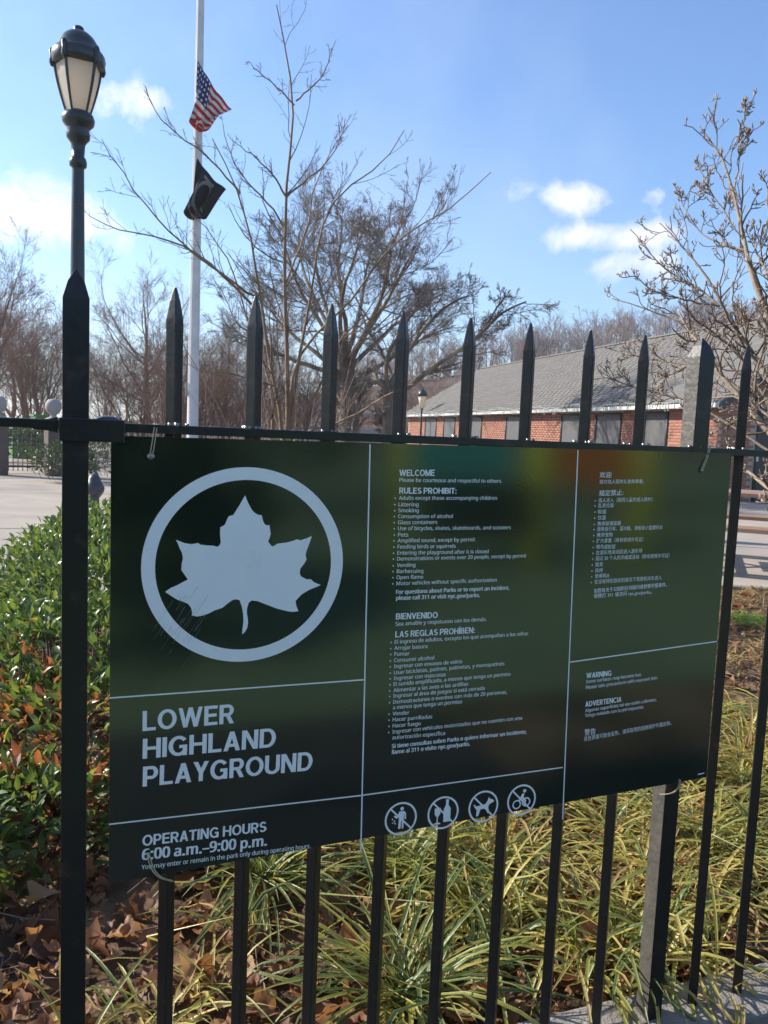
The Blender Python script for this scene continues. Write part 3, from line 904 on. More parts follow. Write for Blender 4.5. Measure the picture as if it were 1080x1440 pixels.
hv, _, _ = grab(H_); caph = hv[:, 1].max()
cv, _, _ = grab(Hc); cjh = cv[:, 1].max() - cv[:, 1].min(); cjb = cv[:, 1].min()
blocks = {}
for (blk, body, p0, p1, cap, bold, cjk), o in zip(TX, tobs):
    caps = all(c_ in 'ABCDEFGHILMNOPRSTUVWY Í:' for c_ in body) and not cjk
    v, tr, lz = caps_text(body) if caps else grab(o)
    A, B_ = sp(*p0), sp(*p1)
    up = sp(p0[0], p0[1] - cap) - A
    hgt = np.linalg.norm(up)
    d = B_ - A; L = np.linalg.norm(d); d /= L; n_ = np.array([-d[1], d[0]])
    x0, x1 = v[:, 0].min(), v[:, 0].max()
    ys_ = hgt / (1 if caps else cjh if cjk else caph)
    yy = (v[:, 1] - (cjb if cjk else 0)) * ys_
    xx = (v[:, 0] - x0) / (x1 - x0) * L
    Pn = A + xx[:, None] * d + yy[:, None] * n_
    Vl, Fl = blocks.setdefault(blk, ([], []))
    wgt = {.030: .030, .026: .026, .022: .028}.get(bold, .010 if bold > .009 else 0)
    if caps: wgt = 0
    shifts = [(-1, -.6), (1, -.6), (-1, .6), (1, .6), (0, 0)] if wgt > .02 else ([(-1, 0), (1, 0)] if wgt else [(0, 0)])
    for k_, (sx_, sz_) in enumerate(shifts):
        Q = Pn + d * sx_ * wgt * ys_ + n_ * sz_ * wgt * ys_ * .5
        off_ = sum(len(q_) for q_ in Vl)
        Vl.append(np.c_[Q, YP - .00006 * k_ - .00001 * lz]); Fl.append(tr + off_)
    if body[0] == '*':
        c0 = A - d * (0.0062) + n_ * hgt * .42
        k = 8
        pts = np.array([c0 + .0012 * np.array([math.cos(2 * math.pi * i / k), math.sin(2 * math.pi * i / k)]) for i in range(k)])
        off_ = sum(len(q_) for q_ in Vl)
        Vl.append(np.c_[pts, np.full(k, YP)]); Fl.append(np.array([[0, i, i + 1] for i in range(1, k - 1)]) + off_)
for blk, (Vl, Fl) in blocks.items():
    P2 = np.concatenate(Vl); F = np.concatenate(Fl)
    V3 = np.stack([P2[:, 0], P2[:, 2], P2[:, 1]], 1)
    sobj(blk, npmesh(blk, V3, F), MT['white_print'])
for o in tobs + [H_, Hc]:
    cu = o.data
    bpy.data.objects.remove(o)
    bpy.data.curves.remove(cu)

# prohibition pictograms
PC = lambda x, y: sp(500 + x / 3.6, 1080 + y / 3.6)


def disc(c, r, k=14, sx=1.0):
    return [c + np.array([r * sx * math.cos(2 * math.pi * i / k), r * math.sin(2 * math.pi * i / k)]) for i in range(k)]


def ringq(c, r0, r1, k=40):
    return ringpolys(c, r0, r1, k)


def picto(cx, cy, r, shapes, rings=()):
    c = PC(cx, cy)
    R_ = np.linalg.norm(PC(cx, cy - r) - PC(cx, cy + r)) / 2
    k = R_ / r
    loc = lambda x, y: c + np.array([x, -y]) * R_ / 80.0
    qs = ringq(c, R_, R_ * .885)
    for (rx, ry, a, b) in rings: qs += ringq(loc(rx, ry), a * R_ / 80, b * R_ / 80, 20)
    quads_xz('pictogram_ring', qs, MT['white_print'], YP)
    u = np.array([-.707, .707])
    flat_poly('pictogram_slash', [strip(c + u * R_ * .93, c - u * R_ * .93, R_ * .10)], MT['white_print'], YP - .00005)
    pol = []
    for s_ in shapes:
        if s_[0] == 'disc': pol.append(disc(loc(s_[1], s_[2]), s_[3] * R_ / 80))
        else: pol.append([loc(x, y) for x, y in s_])
    for n_p, q_ in enumerate(pol):
        flat_poly('pictogram_figure', [q_], MT['white_print'], YP - .0001 - .00002 * n_p)


picto(229, 256, 83, [('disc', 4, -48, 9), [(-10, -36), (14, -36), (24, -26), (26, 4), (18, 4), (17, -16), (14, -16), (14, 48), (6, 48), (6, 12), (2, 12), (0, 48), (-12, 48), (-10, -10), (-22, -2), (-36, -14), (-30, -20), (-22, -14), (-12, -28)],
      ('disc', -32, 8, 4), ('disc', -42, -2, 4), ('disc', -28, 20, 4), ('disc', -40, 16, 3)])
picto(443, 226, 82, [[(-44, -26), (-14, -26), (-14, 0), (-22, 14), (-26, 16), (-26, 44), (-12, 48), (-12, 54), (-46, 54), (-46, 48), (-32, 44), (-32, 16), (-38, 12), (-44, 0)],
      [(12, -64), (26, -64), (26, -36), (38, -18), (38, 46), (2, 46), (2, -18), (12, -36)]])
picto(647, 195, 80, [[(-46, -14), (-40, -6), (-20, -8), (10, -12), (22, -30), (26, -46), (34, -36), (50, -30), (56, -20), (44, -14), (30, -8), (26, 6), (32, 32), (24, 36), (10, 10), (-16, 12), (-26, 44), (-38, 44), (-36, 14), (-48, -2), (-54, -16)]])
picto(840, 162, 78, [('disc', 14, -46, 9), [(2, -34), (14, -32), (10, -14), (26, 2), (22, 26), (14, 26), (16, 6), (0, -6), (-12, 8), (-20, 2), (-8, -16)]],
      rings=[(-26, 20, 24, 17), (26, 12, 24, 17)])


# fasteners
def tie(name, label, pts, r, bolt=None, group='ties holding the sign to the fence'):
    e = empty(name, pts[0])
    tag(e, label, 'cable tie', group)
    b0 = np.array(pts[0])
    P = resample(np.array(pts) - b0, 14)
    link('strap', tubes_me('strap', [(P[None], np.full((1, 14), r), 6)]), MT['nylon'], e)
    P2 = P + np.array([.0035, .0004, -.0006])
    link('strap', tubes_me('strap', [(P2[None], np.full((1, 14), r), 6)]), MT['nylon'], e)
    if bolt is not None:
        h = link('tie_head', lathe_me('tie_head', [(0.0, 0), (0.0052, 0.0), (0.0058, 0.0015), (0.0045, 0.004), (0.0018, 0.0052)], 16), MT['steel'], e, np.array(bolt) - b0)
        h.rotation_euler = (math.pi / 2, 0, 0)
    return e


b1 = onY(212, 642, SY - .0005)
tie('cable_tie', 'pale cable tie over the rail at the upper left corner of the sign',
    [onY(217, 596, FY + .016), onY(217.5, 598, 0.0), onY(216, 606, -.003), onY(214, 622, -.007), onY(211, 639, -.008)], .0008, b1)
b2 = onY(986, 662, SY - .0005)
tie('cable_tie', 'thin cable tie over the rail at the upper right corner of the sign',
    [onY(998, 624, FY + .016), onY(997, 627, 0.0), onY(995, 638, -.004), onY(990, 652, -.008), onY(986, 661, -.008)], .0008, b2).children[-1].scale = (.6, .6, .8)
tie('cable_tie', 'curled cable tie crossing the small print at the lower left of the sign',
    [onY(206, 1199, SY - .001), onY(209, 1212, SY - .005), onY(214, 1226, SY - .009), onY(226, 1236, SY - .009), onY(238, 1238, SY - .004), onY(240, 1240, .003)], .0009, None)
tie('cable_tie', 'curved cable tie at the lower right edge of the sign',
    [onY(955, 1096, SY - .001), onY(955, 1105, SY - .006), onY(949, 1113, SY - .008), onY(940, 1117, SY - .006), onY(928, 1117, .002)], .0008, None)

# ------------------------------------------------------------ lamp post
LX, LY = -0.105, 4.36
lamp = empty('street_lamp', (LX, LY, 0))
tag(lamp, 'tall dark park lamp with frosted glass lantern behind the left fence post', 'lamp')
zz = lambda y: 3.53 - (y - 60) * 0.00058
link('pole', lathe_me('pole', [(0.15, 0), (0.15, .12), (.12, .2), (.10, .6), (.085, .7), (.055, .8), (.050, 1.2), (.042, 2.2), (.0365, zz(1420)), (.0365, zz(1400)), (.050, zz(1385)), (.053, zz(1340)), (.047, zz(1300)), (.037, zz(1285)),
     (.042, zz(1160)), (.052, zz(1130)), (.068, zz(1100)), (.072, zz(1050)), (.064, zz(1005)), (.072, zz(985)), (.092, zz(950)), (.098, zz(900)), (.088, zz(850)), (.072, zz(830))], 24), MT['lamp_iron'], lamp)
ns = 5
rt = math.radians(-126 + 6)
gp = [(.074, zz(838)), (.095, zz(740)), (.120, zz(600)), (.140, zz(470)), (.152, zz(350))]
link('glass', lathe_me('glass', gp, ns, False, rt), MT['frost'], lamp)
for i in range(ns):
    a = 2 * math.pi * i / ns + rt
    P = np.array([((r + .004) * math.cos(a), (r + .004) * math.sin(a), z) for r, z in gp])
    link('rib', tubes_me('rib', [(resample(P, 9)[None], np.linspace(.008, .012, 9)[None], 6)]), MT['lamp_iron'], lamp)
link('lantern_roof', lathe_me('lantern_roof', [(.152, zz(365)), (.165, zz(350)), (.170, zz(300)), (.171, zz(255)), (.158, zz(220)), (.136, zz(195)), (.126, zz(140)), (.100, zz(75)), (.070, zz(35)), (.044, zz(15)), (.031, zz(5)), (.035, zz(-15)), (.027, zz(-35)), (.0, zz(-40))], 24), MT['lamp_iron'], lamp)
for i in range(ns):
    a = 2 * math.pi * i / ns + rt
    o = link('roof_ornament', lathe_me('roof_ornament', [(.0, -.060), (.012, -.052), (.021, -.03), (.015, 0), (.021, .03), (.014, .048), (.0, .056)], 10), MT['lamp_iron'], lamp, (.170 * math.cos(a), .170 * math.sin(a), zz(290)))
mid = [(r - .002) * math.cos(math.pi / ns) for r, _ in gp]
# small far lamp beyond the roof's end
P = atD(593, 580, 38)
fl = empty('street_lamp', (P[0], P[1], 0))
tag(fl, 'distant small park lamp left of the brick building roof', 'lamp')
hz = P[2] + .1
link('pole', lathe_me('pole', [(.12, 0), (.08, .3), (.05, .8), (.045, hz), (.08, hz + .1)], 10), MT['lamp_iron'], fl)
link('glass', lathe_me('glass', [(.12, hz + .1), (.22, hz + .65)], 8), MT['frost'], fl)
link('lantern_roof', lathe_me('lantern_roof', [(.26, hz + .65), (.2, hz + .85), (.05, hz + 1.0), (0, hz + 1.1)], 8), MT['lamp_iron'], fl)

# ------------------------------------------------------------ flagpole and flags
FX, FYY, FD_ = 1.49, 11.76, 12.97
for ch in lamp.children:
    if ch.name.startswith(('glass', 'rib', 'lantern', 'roof')): ch.scale = (.91, .91, 1); ch.location = (ch.location.x * .91, ch.location.y * .91, ch.location.z)
fp = empty('flagpole', (FX, FYY, 0))
tag(fp, 'tall pale flagpole rising behind the fence', 'flagpole')
link('pole', lathe_me('pole', [(.16, 0), (.16, .05), (.090, .08), (.087, 1.4), (.080, 3.0), (.070, 5.0), (.056, 7.6), (.042, 10.5)], 20), MT['pole_paint'], fp)
link('finial', lathe_me('finial', [(.03, 10.5), (.09, 10.55), (.1, 10.62), (.06, 10.7), (0, 10.72)], 14), MT['pole_paint'], fp)
link('cleat', box_me('cleat', (-.1, -.02, 1.75), (.05, .03, .2), .01), MT['steel'], fp)
hp = resample([(-.085, -.09, 1.7), (-.075, -.085, 4.0), (-.06, -.07, 7.4), (-.03, -.04, 10.5)], 10)
link('halyard', tubes_me('halyard', [(hp[None], np.full((1, 10), .006), 5)]), MT['trimwhite'], fp)


def flag(name, label, m, A, B_, Cc, Dd, wrap, amp, folds):
    """A hoist top, B_ fly top, Cc hoist bottom, Dd fly bottom (photo pixels)"""
    ns_, nt_ = 46, 30
    D = FD_ - .13
    a, b_, c, d = [atD(*p, D) for p in (A, B_, Cc, Dd)]
    back = np.array([ray(290, 200)[0], ray(290, 200)[1], 0]); back /= np.linalg.norm(back)
    V = np.zeros((nt_ + 1, ns_ + 1, 3)); fs = np.zeros((nt_ + 1, ns_ + 1)); ft = fs.copy()
    side = np.array([back[1], -back[0], 0])
    for j in range(nt_ + 1):
        for i in range(ns_ + 1):
            s_, t_ = i / ns_, j / nt_
            p = (a * (1 - s_) + b_ * s_) * (1 - t_) + (c * (1 - s_) + d * s_) * t_
            rip = math.sin(s_ * folds * 2 * math.pi + t_ * 2.2) * amp * (.25 + .75 * t_) * min(1, s_ * 5)
            p = p + back * rip + side * wrap * math.sin(s_ * folds * 2 * math.pi + 1.2) * t_ ** 1.4 * .8
            p[2] -= .05 * math.sin(s_ * math.pi) * (1 + t_)
            p[2] += 0.02 * math.sin(s_ * 21 + t_ * 3) * t_
            V[j, i] = p; fs[j, i] = s_; ft[j, i] = t_
    i, j = np.meshgrid(np.arange(ns_), np.arange(nt_)); q_ = (j * (ns_ + 1) + i).ravel()
    F = np.stack([q_, q_ + 1, q_ + ns_ + 2, q_ + ns_ + 1], -1)
    org = a.copy()
    o = link(name, npmesh(name, V.reshape(-1, 3) - org, F, True, {'fs': fs, 'ft': ft}), m, None, tuple(org))
    sm = o.modifiers.new('thickness', 'SOLIDIFY'); sm.thickness = .004
    tag(o, label, 'flag')
    return o


flag('national_flag', 'limp red white and blue striped flag hanging at half mast', MT['usflag'], (278, 85), (326, 154), (268, 168), (292, 176), .10, .10, 2.5)
flag('black_flag', 'dark flag with pale emblem drooping below the striped flag', MT['blackflag'], (277, 222), (318, 266), (262, 292), (282, 303), .12, .11, 2.0)

# ------------------------------------------------------------ brick building
BN = np.array([13.1157, 13.1190]); ba = np.array([0.0928, 0.99568]); bn = np.array([-.99568, 0.0928]); BLN = 24.29
EAVE, RH, HW = 2.27, 2.42, 4.0
yaw = math.atan2(ba[1], ba[0]) - math.pi / 2   # local +Y along wall, local -X outward
bld = empty('brick_building', (BN[0], BN[1], 0), yaw)
tag(bld, 'long single storey red brick building with grey shingle gable roof', 'building')


def bpt(me_name, me, m): return link(me_name, me, m, bld)


bpt('wall', boxes_me('wall', [(.06 + .03, BLN / 2, EAVE / 2), (2 * HW - .09, BLN / 2, EAVE / 2)], [(.16, BLN - .02, EAVE), (.16, BLN - .02, EAVE)]), MT['mortar'])
gv = [(.012, 0), (2 * HW - .012, 0), (2 * HW - .012, EAVE), (HW, EAVE + RH - .05), (.012, EAVE)]
for y0, y1 in ((.012, .16), (BLN - .16, BLN - .012)):
    n = len(gv)
    V = [(x, y0, z) for x, z in gv] + [(x, y1, z) for x, z in gv]
    F = [tuple(range(n)), tuple(range(2 * n - 1, n - 1, -1))] + [(i, n + i, n + (i + 1) % n, (i + 1) % n) for i in range(n)]
    bpt('gable_wall', pymesh('gable_wall', V, F), MT['mortar'])
wins = [(19.7, 21.4), (17.2, 18.7), (14.1, 15.3), (10.4, 11.75), (6.25, 7.45), (3.98, 5.36), (1.86, 2.9)]
WZ0, WZ1 = .95, 2.02
bl, bh, bd = .205, .062, .02
bk = []
for r in range(int(EAVE / .0752)):
    z = .04 + r * .0752
    off0 = 0 if r % 2 else .11
    y = .0
    k = 0
    while True:
        y0 = off0 + k * .2155
        k += 1
        if y0 + bl > BLN: break
        ya, yb_ = y0, y0 + bl
        if WZ0 - .05 < z < WZ1 + .03:
            for w0, w1 in wins:
                if yb_ > w0 - .01 and ya < w1 + .01:
                    if ya < w0 - .01: yb_ = w0 - .012
                    elif yb_ > w1 + .01: ya = w1 + .012
                    else: yb_ = ya
        if yb_ - ya < .03: continue
        bk.append(((0.006, (ya + yb_) / 2, z), (.022, yb_ - ya, bh)))
    if off0: bk.append(((0.006, .053, z), (.022, .094, bh)))
DOOR = (1.06, 2.1)
for r in range(int((EAVE + RH) / .0752)):
    z = .04 + r * .0752
    x0 = (.0 if r % 2 else .11)
    k = 0
    while True:
        xx = x0 + k * .2155
        k += 1
        lim = 0 if z < EAVE else (z - EAVE + .05) / RH * HW
        if xx + bl > 2 * HW - lim: break
        if xx < lim - 0.02: continue
        if xx + bl > DOOR[0] - .05 and xx < DOOR[1] + .05 and z < 2.15: continue
        bk.append(((xx + bl / 2 + .006, .006, z), (bl, .022, bh)))
unit = boxes_me('brick', [(0, 0, 0)], [(1, 1, 1)])
cs_ = np.array([b_[0] for b_ in bk]); ss_ = np.array([b_[1] for b_ in bk])
cyw, syw = math.cos(yaw), math.sin(yaw)
wc = np.stack([BN[0] + cs_[:, 0] * cyw - cs_[:, 1] * syw, BN[1] + cs_[:, 0] * syw + cs_[:, 1] * cyw, cs_[:, 2]], 1)
px, py, pz = proj(wc)
vis = (px < 1085) & (((py < 606 + .03 * px) & (py > 540)) | (px > 1000))
dist = np.where(vis, pz, 1e3)
order = np.argsort(dist)
near = order[:300]; rest = order[300:]
uvar = [boxes_me('brick', [(0, 0, 0)], [(1, 1, 1)]) for _ in range(5)]
for k, u_ in enumerate(uvar):
    u_.attributes['var'].data.foreach_set('value', np.full(8, .1 + .2 * k, dtype=np.float32))
    u_.materials.append(MT['brick'])
for k in near:
    o = link('brick', uvar[random.randrange(5)], None, bld, cs_[k])
    o.scale = ss_[k]
o = bpt('brickwork', boxes_me('brickwork', cs_[rest], ss_[rest]), MT['brick']); o['kind'] = 'stuff'
# windows
for w0, w1 in wins:
    f = bpt('window', boxes_me('window', [(-.012, w0 + .03, (WZ0 + WZ1) / 2), (-.012, w1 - .03, (WZ0 + WZ1) / 2), (-.012, (w0 + w1) / 2, WZ0 + .03), (-.012, (w0 + w1) / 2, WZ1 - .03)],
            [(.06, .06, WZ1 - WZ0), (.06, .06, WZ1 - WZ0), (.06, w1 - w0 - .12, .06), (.06, w1 - w0 - .12, .06)]), MT['darkframe'])
    link('board', box_me('board', (.002, (w0 + w1) / 2, (WZ0 + WZ1) / 2), (.02, w1 - w0 - .12, WZ1 - WZ0 - .12), .003), MT['board'], f)
    link('lintel', box_me('lintel', (-.004, (w0 + w1) / 2, WZ1 + .045), (.03, w1 - w0 + .1, .07), .003), MT['trimwhite'] if False else MT['mortar'], f)
dr = bpt('door', box_me('door', ((DOOR[0] + DOOR[1]) / 2, -.004, 1.03), (DOOR[1] - DOOR[0] - .08, .04, 2.04), .004), MT['door'])
link('door_frame', boxes_me('door_frame', [(DOOR[0], -.01, 1.05), (DOOR[1], -.01, 1.05), ((DOOR[0] + DOOR[1]) / 2, -.01, 2.11)], [(.06, .06, 2.1), (.06, .06, 2.1), (1.1, .06, .06)]), MT['darkframe'], dr)
link('notice', box_me('notice', (DOOR[0] + .0, -.055, .98), (.05, .02, .13), .003), MT['trimwhite'], dr)
# roof
ov, ovg = .28, .35
sl_ = RH / HW
th = math.atan(sl_)
roofm = []
for sgn, x0 in ((1, -ov), (-1, 2 * HW + ov)):
    xr = HW
    V = [(x0, -ovg, EAVE - sl_ * ov), (x0, BLN + ovg, EAVE - sl_ * ov), (xr, BLN + ovg, EAVE + RH), (xr, -ovg, EAVE + RH)]
    V += [(x, y, z + .09) for x, y, z in V]
    F = [(0, 1, 2, 3), (7, 6, 5, 4), (0, 4, 5, 1), (1, 5, 6, 2), (2, 6, 7, 3), (3, 7, 4, 0)]
    bpt('roof_deck', pymesh('roof_deck', V, F), MT['roofbase'])
tabs = []
sll = math.hypot(HW + ov, RH + sl_ * ov)
ex = .155
nr = int(sll / ex)
ax_s = np.array([[math.cos(th), 0, math.sin(th)], [0, 1, 0], [-math.sin(th), 0, math.cos(th)]])
tilt = 0.05
ax_s = np.array([[math.cos(th - tilt), 0, math.sin(th - tilt)], [0, 1, 0], [-math.sin(th - tilt), 0, math.cos(th - tilt)]])
cst, sst = [], []
jit = [random.uniform(0, .33) for _ in range(60)]
for r in range(nr + 1):
    s0 = r * ex
    nxt = int((BLN + 2 * ovg) / .33)
    for k in range(nxt + 1):
        y = -ovg + .33 * k + jit[r]
        if y + .16 > BLN + ovg + .05: continue
        ss0 = min(s0 + ex / 2, sll - .05)
        cst.append((-ov + ss0 * math.cos(th) - .02 * math.sin(th), y, EAVE - sl_ * ov + ss0 * math.sin(th) + .095 + random.uniform(0, .004)))
        sst.append((ex * 1.12, .328, .012 + random.uniform(0, .006)))
cst = np.array(cst); sst = np.array(sst)
wc = np.stack([BN[0] + cst[:, 0] * cyw - cst[:, 1] * syw, BN[1] + cst[:, 0] * syw + cst[:, 1] * cyw, cst[:, 2]], 1)
px, py, pz = proj(wc)
order = np.argsort(np.where((px < 1085), pz, 1e3))
rotE = (0, -(th - tilt), 0)
svar = [boxes_me('shingle', [(0, 0, 0)], [(1, 1, 1)]) for _ in range(4)]
for k, u_ in enumerate(svar):
    u_.attributes['var'].data.foreach_set('value', np.full(8, .1 + .25 * k, dtype=np.float32))
    u_.materials.append(MT['shingle'])
for k in order[:300]:
    o = link('shingle', svar[random.randrange(4)], None, bld, cst[k])
    o.scale = sst[k]; o.rotation_euler = rotE
o = bpt('shingles', boxes_me('shingles', cst[order[300:]], sst[order[300:]], ax_s), MT['shingle']); o['kind'] = 'stuff'
back = boxes_me('back_slope_shingles', [(2 * HW + ov - (r + .5) * ex * math.cos(th), BLN / 2, EAVE - sl_ * ov + (r + .5) * ex * math.sin(th) + .1) for r in range(nr)],
                [(ex * 1.1, BLN + 2 * ovg, .02)] * nr, np.array([[math.cos(th), 0, -math.sin(th)], [0, 1, 0], [math.sin(th), 0, math.cos(th)]]))
bpt('back_slope_shingles', back, MT['shingle'])
bpt('ridge_cap', box_me('ridge_cap', (HW, BLN / 2, EAVE + RH + .12), (.2, BLN + 2 * ovg, .05), .01), MT['shingle'])
bpt('gutter', box_me('gutter', (-ov - .05, BLN / 2, EAVE - sl_ * ov + .01), (.11, BLN + 2 * ovg, .10), .015), MT['trimwhite'])
for k in (0, 1):
    V = []
    yy = -ovg - .03 if k == 0 else BLN + ovg
    for s_, x0, x1 in ((1, -ov, HW), (-1, HW, 2 * HW + ov)):
        z0 = EAVE - sl_ * ov if s_ > 0 else EAVE + RH
        z1 = EAVE + RH if s_ > 0 else EAVE - sl_ * ov
        bpt('barge_board', pymesh('barge_board', [(x0, yy, z0 - .1), (x1, yy, z1 - .1), (x1, yy, z1 + .08), (x0, yy, z0 + .08), (x0, yy + .03, z0 - .1), (x1, yy + .03, z1 - .1), (x1, yy + .03, z1 + .08), (x0, yy + .03, z0 + .08)],
            [(0, 1, 2, 3), (7, 6, 5, 4), (0, 4, 5, 1), (2, 6, 7, 3), (1, 5, 6, 2), (0, 3, 7, 4)]), MT['darkframe'])
# icicle light string along the eave
e = empty('string_lights', (BN[0], BN[1], EAVE), yaw)
tag(e, 'icicle light string hung along the eave of the brick building', 'string lights')
q_ = []
Pm = np.array([(-ov - .06 + .03 * math.sin(y * 9), y, -sl_ * ov + .12 + .035 * math.sin(y * 2.3) + .02 * math.sin(y * 7.7)) for y in np.linspace(-.3, BLN, 260)])
drops = []
for y in np.arange(-.2, BLN, .11):
    z0 = -sl_ * ov + .12 + .035 * math.sin(y * 2.3) + .02 * math.sin(y * 7.7)
    xo = -ov - .115
    L = random.choice((.08, .14, .2, .1))
    drops.append([(xo, y, z0), (xo - .004, y + random.uniform(-.02, .02), z0 - L * .5), (xo, y + random.uniform(-.02, .02), z0 - L)])
link('cord', tubes_me('cord', [(Pm[None], np.full((1, 260), .012), 4)]), MT['string'], e)
o = link('icicles', tubes_me('icicles', [(np.array(drops), np.full((len(drops), 3), .011), 3)]), MT['string'], e); o['kind'] = 'stuff'

# ------------------------------------------------------------ picnic table in front of the door
pt = empty('picnic_table', (6.35, 5.10, 0), math.radians(-42))
tag(pt, 'brown slatted picnic table with black metal legs near the brick wall', 'picnic table')
for k in range(5):
    link('tabletop_plank', box_me('tabletop_plank', (0, -.30 + .15 * k, .745), (2.4, .135, .04), .005), MT['plank'], pt)
for s_ in (-1, 1):
    for k in range(2):
        link('seat_plank', box_me('seat_plank', (0, s_ * (.66 + .15 * k), .445), (2.4, .135, .04), .005), MT['plank'], pt)
for sx in (-.85, .85):
    for s_ in (-1, 1):
        P = resample([(sx, s_ * .72, .02), (sx, -s_ * .25, .72)], 4)
        link('leg', tubes_me('leg', [(P[None], np.full((1, 4), .03), 6)]), MT['darkframe'], pt)
    link('cross_bar', box_me('cross_bar', (sx, 0, .41), (.05, 1.7, .035), .004), MT['darkframe'], pt)

# ------------------------------------------------------------ far gate and its surroundings
gate = empty('park_gate', (-1.4, 17.9, 0), math.radians(20))
tag(gate, 'low black iron gate with thin pickets across the far path', 'gate')
for k in range(26):
    link('picket', box_me('picket', (-1.95 + k * .098, 0, .62), (.016, .016, 1.16), .002) if k == 0 else gate.children[0].data, MT['black_iron'], gate, (k * .098 if k else 0, 0, 0))
for z in (.14, 1.12):
    link('rail', box_me('rail', (-.73, 0, z), (2.6, .03, .04), .003), MT['black_iron'], gate)


def gpost(px_, label, D=18.3):
    P = atD(px_, 650, D)
    e = empty('gate_post', (P[0], P[1], 0), math.radians(20))
    tag(e, label, 'gate post')
    link('pillar', box_me('pillar', (0, 0, .55), (.30, .30, 1.1), .01), MT['brownpost'], e)
    link('cap', lathe_me('cap', [(.24, 1.10), (.24, 1.15), (.16, 1.2), (.07, 1.24), (.06, 1.28), (.13, 1.34), (.165, 1.43), (.16, 1.52), (.10, 1.60), (0, 1.62)], 18), MT['stoneball'], e)
    return e


gpost(75, 'brown gate post with pale stone ball right of the far gate')
gpost(-2, 'brown gate post with pale stone ball at the left edge of view')
bo = empty('bollard', (0.02, 7.48, 0))
tag(bo, 'short dark bollard with rounded cap beside the evergreen shrub', 'bollard')
link('shaft', lathe_me('shaft', [(.075, 0), (.075, .05), (.055, .08), (.05, .42), (.07, .44)], 16), MT['bollard'], bo)
link('cap', lathe_me('cap', [(.07, .44), (.095, .48), (.10, .52), (.08, .57), (.07, .58), (.06, .62), (.035, .655), (0, .665)], 16), MT['bollard'], bo)
ff = empty('iron_railing', (3.0, 19.5, 0), math.radians(2))
tag(ff, 'low pale grey iron railing beyond the far hedge', 'railing')
pm_ = box_me('picket', (0, 0, .6), (.02, .02, 1.15), .002)
for k in range(44):
    link('picket', pm_, MT['stoneball'], ff, (-3.4 + k * .14, 0, 0))
for z in (.2, 1.1):
    link('rail', box_me('rail', (-.4, 0, z), (6.2, .03, .04), .003), MT['stoneball'], ff)
for k, (px_, D, wd, hh, label, mm) in enumerate([(35, 26, .8, 1.22, 'green plastic bin standing beyond the far gate', 'greenplastic'), (60, 27, .6, 1.36, 'bright green equipment box left of the stone ball', 'greenplastic')]):
    P = atD(px_, 600, D)
    e = empty('equipment_box', (P[0], P[1], 0), .3)
    tag(e, label, 'box')
    link('body', box_me('body', (0, 0, hh * .45), (wd, .5, hh * .9), .03), MT[mm], e)
    link('lid', box_me('lid', (0, 0, hh * .94), (wd + .06, .56, .08), .02), MT[mm], e)
P = atD(520, 592, 42)
e = empty('white_shelter', (P[0], P[1], 0), -.3)
tag(e, 'low grey wall with white canopy seen between the two tree trunks', 'shelter')
link('wall', box_me('wall', (0, 0, .85), (7, .3, 1.1), .02), MT['greywall'], e)
link('canopy', box_me('canopy', (0, 2, 2.3), (7, 3, .22), .03), MT['whitewall'], e)
for x in (-3, -1, 1, 3): link('column', box_me('column', (x, 1, 1.2), (.12, .12, 2.3), .01), MT['whitewall'], e)
P = atD(20, 640, 24)
e = empty('bench', (P[0] + .2, P[1], 0), .3)
tag(e, 'dark slatted bench seen through the far gate', 'bench')
for k in range(4): link('seat_slat', box_me('seat_slat', (0, -.2 + k * .12, .45), (1.9, .1, .04), .004), MT['darkframe'], e)
for k in range(3): link('back_slat', box_me('back_slat', (0, .28, .58 + k * .13), (1.9, .04, .1), .004), MT['darkframe'], e)
for x in (-.8, .8): link('leg', box_me('leg', (x, 0, .22), (.08, .5, .44), .01), MT['stoneball'], e)


# ------------------------------------------------------------ leaves helpers
def rotmats(n, rg, up=None, tilt=0.6):
    """random orientation: yaw uniform, pitch gaussian, roll gaussian"""
    yaw_ = rg.uniform(0, 2 * np.pi, n)
    pit = rg.normal(0, tilt, n); rol = rg.normal(0, tilt, n)
    cy, sy = np.cos(yaw_), np.sin(yaw_); cp, sp_ = np.cos(pit), np.sin(pit); cr, sr = np.cos(rol), np.sin(rol)
    Rz = np.zeros((n, 3, 3)); Rz[:, 0, 0] = cy; Rz[:, 0, 1] = -sy; Rz[:, 1, 0] = sy; Rz[:, 1, 1] = cy; Rz[:, 2, 2] = 1
    Ry = np.zeros((n, 3, 3)); Ry[:, 0, 0] = cp; Ry[:, 0, 2] = sp_; Ry[:, 2, 0] = -sp_; Ry[:, 2, 2] = cp; Ry[:, 1, 1] = 1
    Rx = np.zeros((n, 3, 3)); Rx[:, 1, 1] = cr; Rx[:, 1, 2] = -sr; Rx[:, 2, 1] = sr; Rx[:, 2, 2] = cr; Rx[:, 0, 0] = 1
    return Rz @ Ry @ Rx


def scatter(T, F, pos, R, s, var, extra=None):
    n, mV = len(pos), len(T)
    V = np.einsum('nij,mj->nmi', R, T) * np.asarray(s)[:, None, None] + pos[:, None, :]
    FF = F[None] + (np.arange(n) * mV)[:, None, None]
    at = {'var': np.repeat(var, mV)}
    if extra is not None: at['edge'] = np.tile(extra, n)
    return V.reshape(-1, 3), FF.reshape(-1, F.shape[1]), at


